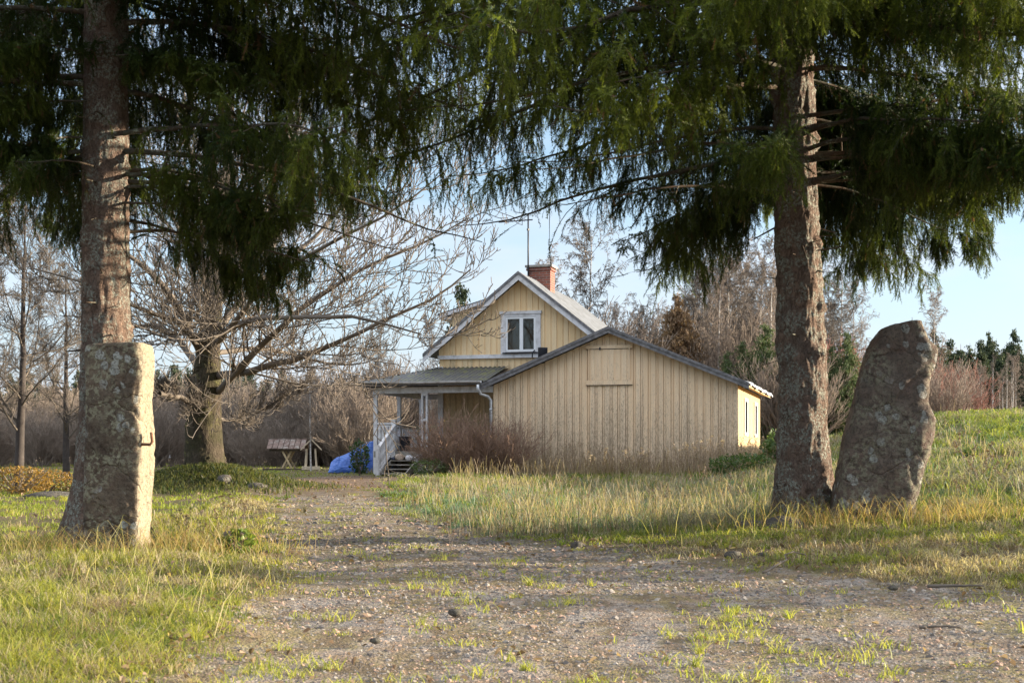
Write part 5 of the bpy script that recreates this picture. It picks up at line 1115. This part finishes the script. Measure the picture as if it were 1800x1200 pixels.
for i, (px, py, Y, s, lab) in enumerate(((1290, 990, 9.9, .05, 'small round stone at the drive edge, below the right spruce'), (1340, 985, 9.8, .035, 'tiny dark stone beside the drive, right of centre'), (1015, 965, 11.5, .05, 'pale flat stone on the right verge of the drive'),
        (1375, 955, 12.2, .16, 'mossy stone at the foot of the right spruce trunk'), (1320, 945, 12.4, .12, 'small mossy stone left of the right spruce foot'), (800, 1075, 6.7, .028, 'dark flat stone in the middle of the gravel'), (660, 1130, 5.6, .018, 'dark stone in the gravel near the bottom left'),
        (1570, 1045, 7.6, .022, 'reddish stone on the shaded right verge'), (130, 1160, 5.1, .05, 'pale stone in the grass at bottom left'))):
    q = P(px, py, Y); rock('small_stone', q[0], Y, s * 1.3, s, s * .7, 20 + i, lab)
def stick(pts, r, lab):
    pts = resample(np.array([[p[0], p[1], gz_(p[0], p[1]) + p[2]] for p in pts]), 9); pts[:, :2] += rng.normal(0, .012, (9, 2)); mb = MB(); mb.tube(pts, np.linspace(r, r * .5, len(pts)), 6); tag(mb.build('stick', m_twig, None, True), lab, 'stick')
stick([(2.3, 7.55, .012), (2.42, 7.5, .018), (2.6, 7.55, .012)], .011, 'broken stick on the right side of the gravel')
stick([(1.55, 8.5, .01), (1.75, 8.8, .03), (1.85, 9.1, .12), (1.95, 9.2, .05)], .008, 'thin bent twig on the shaded verge below the leaning stone')
stick([(1.75, 5.9, .008), (1.85, 5.92, .01), (1.93, 5.9, .008)], .008, 'short pale stick in the gravel at far right')
# low evergreen shrubs beyond the right edge of the picture, whose shade falls across the drive
jn = leafy('juniper_bush', 3200, 1.0, .9, 1.35, (.03, .06, .02), (.08, .12, .04), .045, 'spreading dark juniper on the verge just outside the right edge of the picture'); put(jn, 5.8, 9.6, 0, .78)
j2 = copy_tree(jn); put(j2, 7.6, 11.4, 1, .7, lab='second spreading juniper farther right on the verge'); j3 = copy_tree(jn); put(j3, 6.6, 8.0, 2, .5, lab='smaller juniper nearest the drive on the right verge')
# mossy mound cover
n = 9000; x = rng.normal(-6.1, .95, n) + .3 * rng.normal(0, 1, n) * (rng.random(n) < .3); y = rng.normal(27.3, .9, n); h = rng.uniform(.05, .16, n)
tag(blades('mound_grass', x, y, h, np.full(n, .02), rng.uniform(.2, 1, n), lerpc((.03, .055, .015), (.14, .13, .05), rng.random(n))), kind='stuff')
# weeds: dead flower stalks ---------------------------------------------
def weed(n, h, lab, col=m_brush, grp='dead flower stalks'):
    root = empty('dead_flower_stalk', (0, 0, 0), 0, lab, 'plant', grp); mb = MB(); K = 6
    p = np.zeros((n, 3)); p[:, :2] = rng.normal(0, .03, (n, 2)); d = nrm(np.stack([rng.normal(0, .15, n), rng.normal(0, .15, n), np.ones(n)], -1)); o = [p]
    for k in range(K - 1): d = nrm(d + .08 * rng.normal(size=d.shape)); p = p + d * (h * rng.uniform(.6, 1, n) / (K - 1))[:, None]; o.append(p)
    A = np.stack(o, 1); V, Q = tubes(A, np.full((n, K), .0035), 4); mb.add(V, Q); B, Br = grow(A, np.full((n, K), .003), 5, .4, 1, 25, 50, .22, .7, .3, .08, 4, rmin=.002); V, Q = tubes(B, Br, 3); mb.add(V, Q); mb.build('stems', m_brush, root)
    tips = np.concatenate([B[:, -1], A[:, -1]]); tips = np.repeat(tips, 14, 0) + rng.normal(0, .011, (len(tips) * 14, 3)); leafcloud('seed_heads', tips, .012, (.09, .055, .035), (.22, .15, .09), root); return root
wd = weed(4, .75, 'x')
for px, Y, s, lab in ((1705, 17, 1.0, 'tall dead thistle-like stalk on the sunny bank, right of the leaning stone'), (1725, 15.5, .7, 'dark dead stalk on the bank, lower than the tall one beside it'), (1755, 16, .6, 'small dark dead stalk near the right edge'), (1685, 14.5, .45, 'short dead stalk right of the leaning stone'),
                      (320, 12.5, .45, 'dry stalk in the verge right of the square stone post'), (385, 13.5, .5, 'dry stalk among the yellow grass at left'), (425, 14, .5, 'dry reddish stalk near the left wheel track'), (355, 12, .35, 'short dry seed-head stalk right of the square stone post'), (1040, 17, .5, 'dead stalk in the meadow in the middle'), (1165, 19, .6, 'dark dead stalk in the meadow before the shed'), (1290, 17, .7, 'dead stalk in the meadow left of the right spruce'), (1230, 24, .8, 'tall dead stalk farther back in the meadow'), (1000, 25, .7, 'dead stalk at the back of the meadow, before the left part of the shed'), (795, 11.5, .35, 'thin reddish weed growing in the middle of the drive')):
    plant_at(wd, px, Y, s, lab=lab)
# row of dry brown weeds along the foot of the shed
n = 620; uu = rng.uniform(-.6, 8.6, n); vv = -.25 - np.abs(rng.normal(0, .75, n)); wx, wy = from_house(uu, vv); b = np.stack([wx, wy, H(wx, wy) - .02], -1)
K = 6; d = nrm(np.stack([rng.normal(0, .16, n), rng.normal(0, .16, n), np.ones(n)], -1)); hh = rng.uniform(.25, .95, n) * (.6 + .8 * fbm(uu, vv, 0, 2, 5)); o_ = [b]; p = b
for k in range(K - 1): d = nrm(d + .09 * rng.normal(size=d.shape)); p = p + d * (hh / (K - 1))[:, None]; o_.append(p)
A = np.stack(o_, 1); mb = MB(); V, Q = tubes(A, np.full((n, K), .0045), 3); mb.add(V, Q, C=lerpc((.22, .15, .10), (.40, .31, .20), rng.random(len(V))))
B, Br = grow(A, np.full((n, K), .004), 4, .4, 1, 25, 55, .22, .7, .2, .08, 4, rmin=.003); V, Q = tubes(B, Br, 3); mb.add(V, Q, C=lerpc((.22, .15, .10), (.40, .31, .20), rng.random(len(V))))
tips = np.concatenate([B[:, -1], A[:, -1]]); tips = np.repeat(tips, 6, 0) + rng.normal(0, .014, (len(tips) * 6, 3)); q = len(tips); s_ = rng.uniform(.008, .02, q)[:, None]; d1 = nrm(rng.normal(size=(q, 3))); d2 = nrm(np.cross(d1, rng.normal(size=(q, 3))))
V = np.stack([tips - d1 * s_, tips + d2 * s_ * .6, tips + d1 * s_, tips - d2 * s_ * .6], 1); mb.add(V, (np.arange(q) * 4)[:, None] + np.arange(4)[None], C=np.repeat(lerpc((.20, .13, .085), (.46, .38, .28), rng.random(q)), 4, 0))
tag(mb.build('dry_weeds', m_leaf), kind='stuff')
# leafy green plant in the left verge
gp = leafy('green_plant', 200, .15, .12, .20, (.07, .12, .02), (.20, .25, .05), .03, 'fresh green leafy plant in the verge beside the left wheel track', 'plant'); put(gp, (418 - 900) / F * 10.8, 10.8)
# ------------------------------------------------------------------ tarp, well, bird table, bits
def tarp():
    x0 = -5.66; Y = 43.0; nx, ny = 110, 80; U = np.linspace(0, 1, nx)[:, None]; V = np.linspace(-1, 1, ny)[None]
    Lx = 2.0; prof = np.interp(U, [0, .03, .12, .35, .6, .8, 1.0], [.0, .30, .45, .66, .92, 1.0, 1.0]); wy = 1.0
    s = np.sign(V) * np.abs(V) ** .9; X = x0 + U * Lx + 0 * V; side = np.clip((1 - np.abs(V)) / .28, 0, 1) ** .6
    Yy = Y + s * wy + 0 * U; Z = prof * side * 1.0; Z = Z + (.16 * (fbm(X * 3, Yy * 3, Z * 2, 3, 90) - .5) - .07 * np.exp(-(np.abs(fbm(X * 4, Yy * 4, 0, 2, 95) - .5) / .03) ** 2)) * side * np.minimum(1, prof * 2)
    Yy = Yy + .10 * (fbm(X * 4, Z * 5, 0, 2, 92) - .5); mb = MB(); g0 = gz_(-4.3, 43)
    mb.grid(np.stack([X, Yy, Z + g0], -1)); o = mb.build('tarpaulin', m_tarp, None, True); tag(o, 'crumpled bright blue tarpaulin covering a long low load left of the porch', 'tarpaulin')
    md = o.modifiers.new('t', 'SOLIDIFY'); md.thickness = .01
tarp()
def well():
    Y = 48; x = (506 - 900) / F * Y; g0 = gz_(x, Y); root = empty('roofed_well', (x, Y, g0), 0, 'small wooden well with a tiled roof on crossed pale legs, before the thicket', 'well')
    mb = MB(); 
    for s in (-1, 1):
        mb.bar((-.16 + .0, s * .3, .05), (.20, s * .3, .72), .06, .06).bar((.20, s * .36, .05), (-.16, s * .36, .72), .06, .06)
    mb.build('leg', plain('raw_wood', (.55, .42, .25), .7, .2), root)
    mb = MB(); mb.box(-.58, .56, -.42, .42, .66, .74); mb.build('frame', m_darkwood, root)
    mb = MB()
    for s in (-1, 1):
        for r in range(4):
            for c in range(7):
                a = -.66 + c * .19; y0 = s * (.08 + r * .13); z0 = 1.03 - r * .085
                mb.bar((a + .01, y0, z0), (a + .18, y0, z0 + random.uniform(-.01, .01)), .15, .035, (0, s * .55, .84))
    mb.bar((-.68, 0, 1.08), (.66, 0, 1.08), .12, .06); mb.build('roof', plain('old_roof_tiles', (.17, .12, .10), .8, .4, 9, .4, dirt=(.33, .3, .27)), root)
    mb = MB(); mb.box(-.8, .6, -.5, .5, -.1, .06); mb.build('base', m_darkwood, root)
well()
def birdtable():
    Y = 47; x = (547 - 900) / F * Y; g0 = gz_(x, Y); root = empty('bird_table', (x, Y, g0), .15, 'little pale wooden gabled shelter beside the roofed well', 'shelter')
    rw = plain('pale_wood', (.60, .50, .36), .7, .2); mb = MB()
    for a, b in ((-.22, -.15), (.18, -.15), (-.18, .2), (.2, .2)): mb.bar((a, b, -.05), (a * .75, b, .75), .055, .055)
    mb.build('leg', rw, root); mb = MB(); mb.box(-.32, .30, -.25, .28, .02, .14); mb.build('base', rw, root)
    mb = MB()
    for s in (-1, 1): mb.prism([(0, -.32, 1.04), (s * .36, -.32, .68), (s * .36, -.32, .73), (0, -.32, 1.10)], (0, .65, 0))
    mb.build('roof', rw, root)
birdtable()
# things on the steps and porch
def bag(name, u, v, z, s, seed, mat, lab, cat):
    X, Y = from_house(u, v); o = rock(name, X, Y, s, s * .8, s * .8, seed, lab, cat, mat); o.location.z = z; return o
bag('crumpled_bag', -2.75, -.50, .83, .13, 61, plain('paper_bag', (.5, .40, .32), .7, .3, 20, .5), 'crumpled pale paper bag on the porch steps', 'bag')
bag('crumpled_bag', -2.42, -.55, .80, .12, 62, plain('white_bag', (.62, .62, .66), .5, .2, 20, .5), 'crumpled white bag at the right end of the porch steps', 'bag')
bag('crumpled_bag', -2.95, -.45, .79, .06, 63, plain('dark_bag', (.06, .07, .12), .5, .2, 20, .5), 'small dark bag at the left end of the porch steps', 'bag')
X, Y = from_house(-2.95, .55); mb = MB(); mb.tube([(X, Y, FZ), (X, Y, FZ + .02), (X, Y, FZ + .42), (X, Y, FZ + .44)], [.13, .14, .19, .20], 20); tag(mb.build('black_pot', m_dark, None, True), 'tall black pot standing on the porch behind the newel post', 'pot')
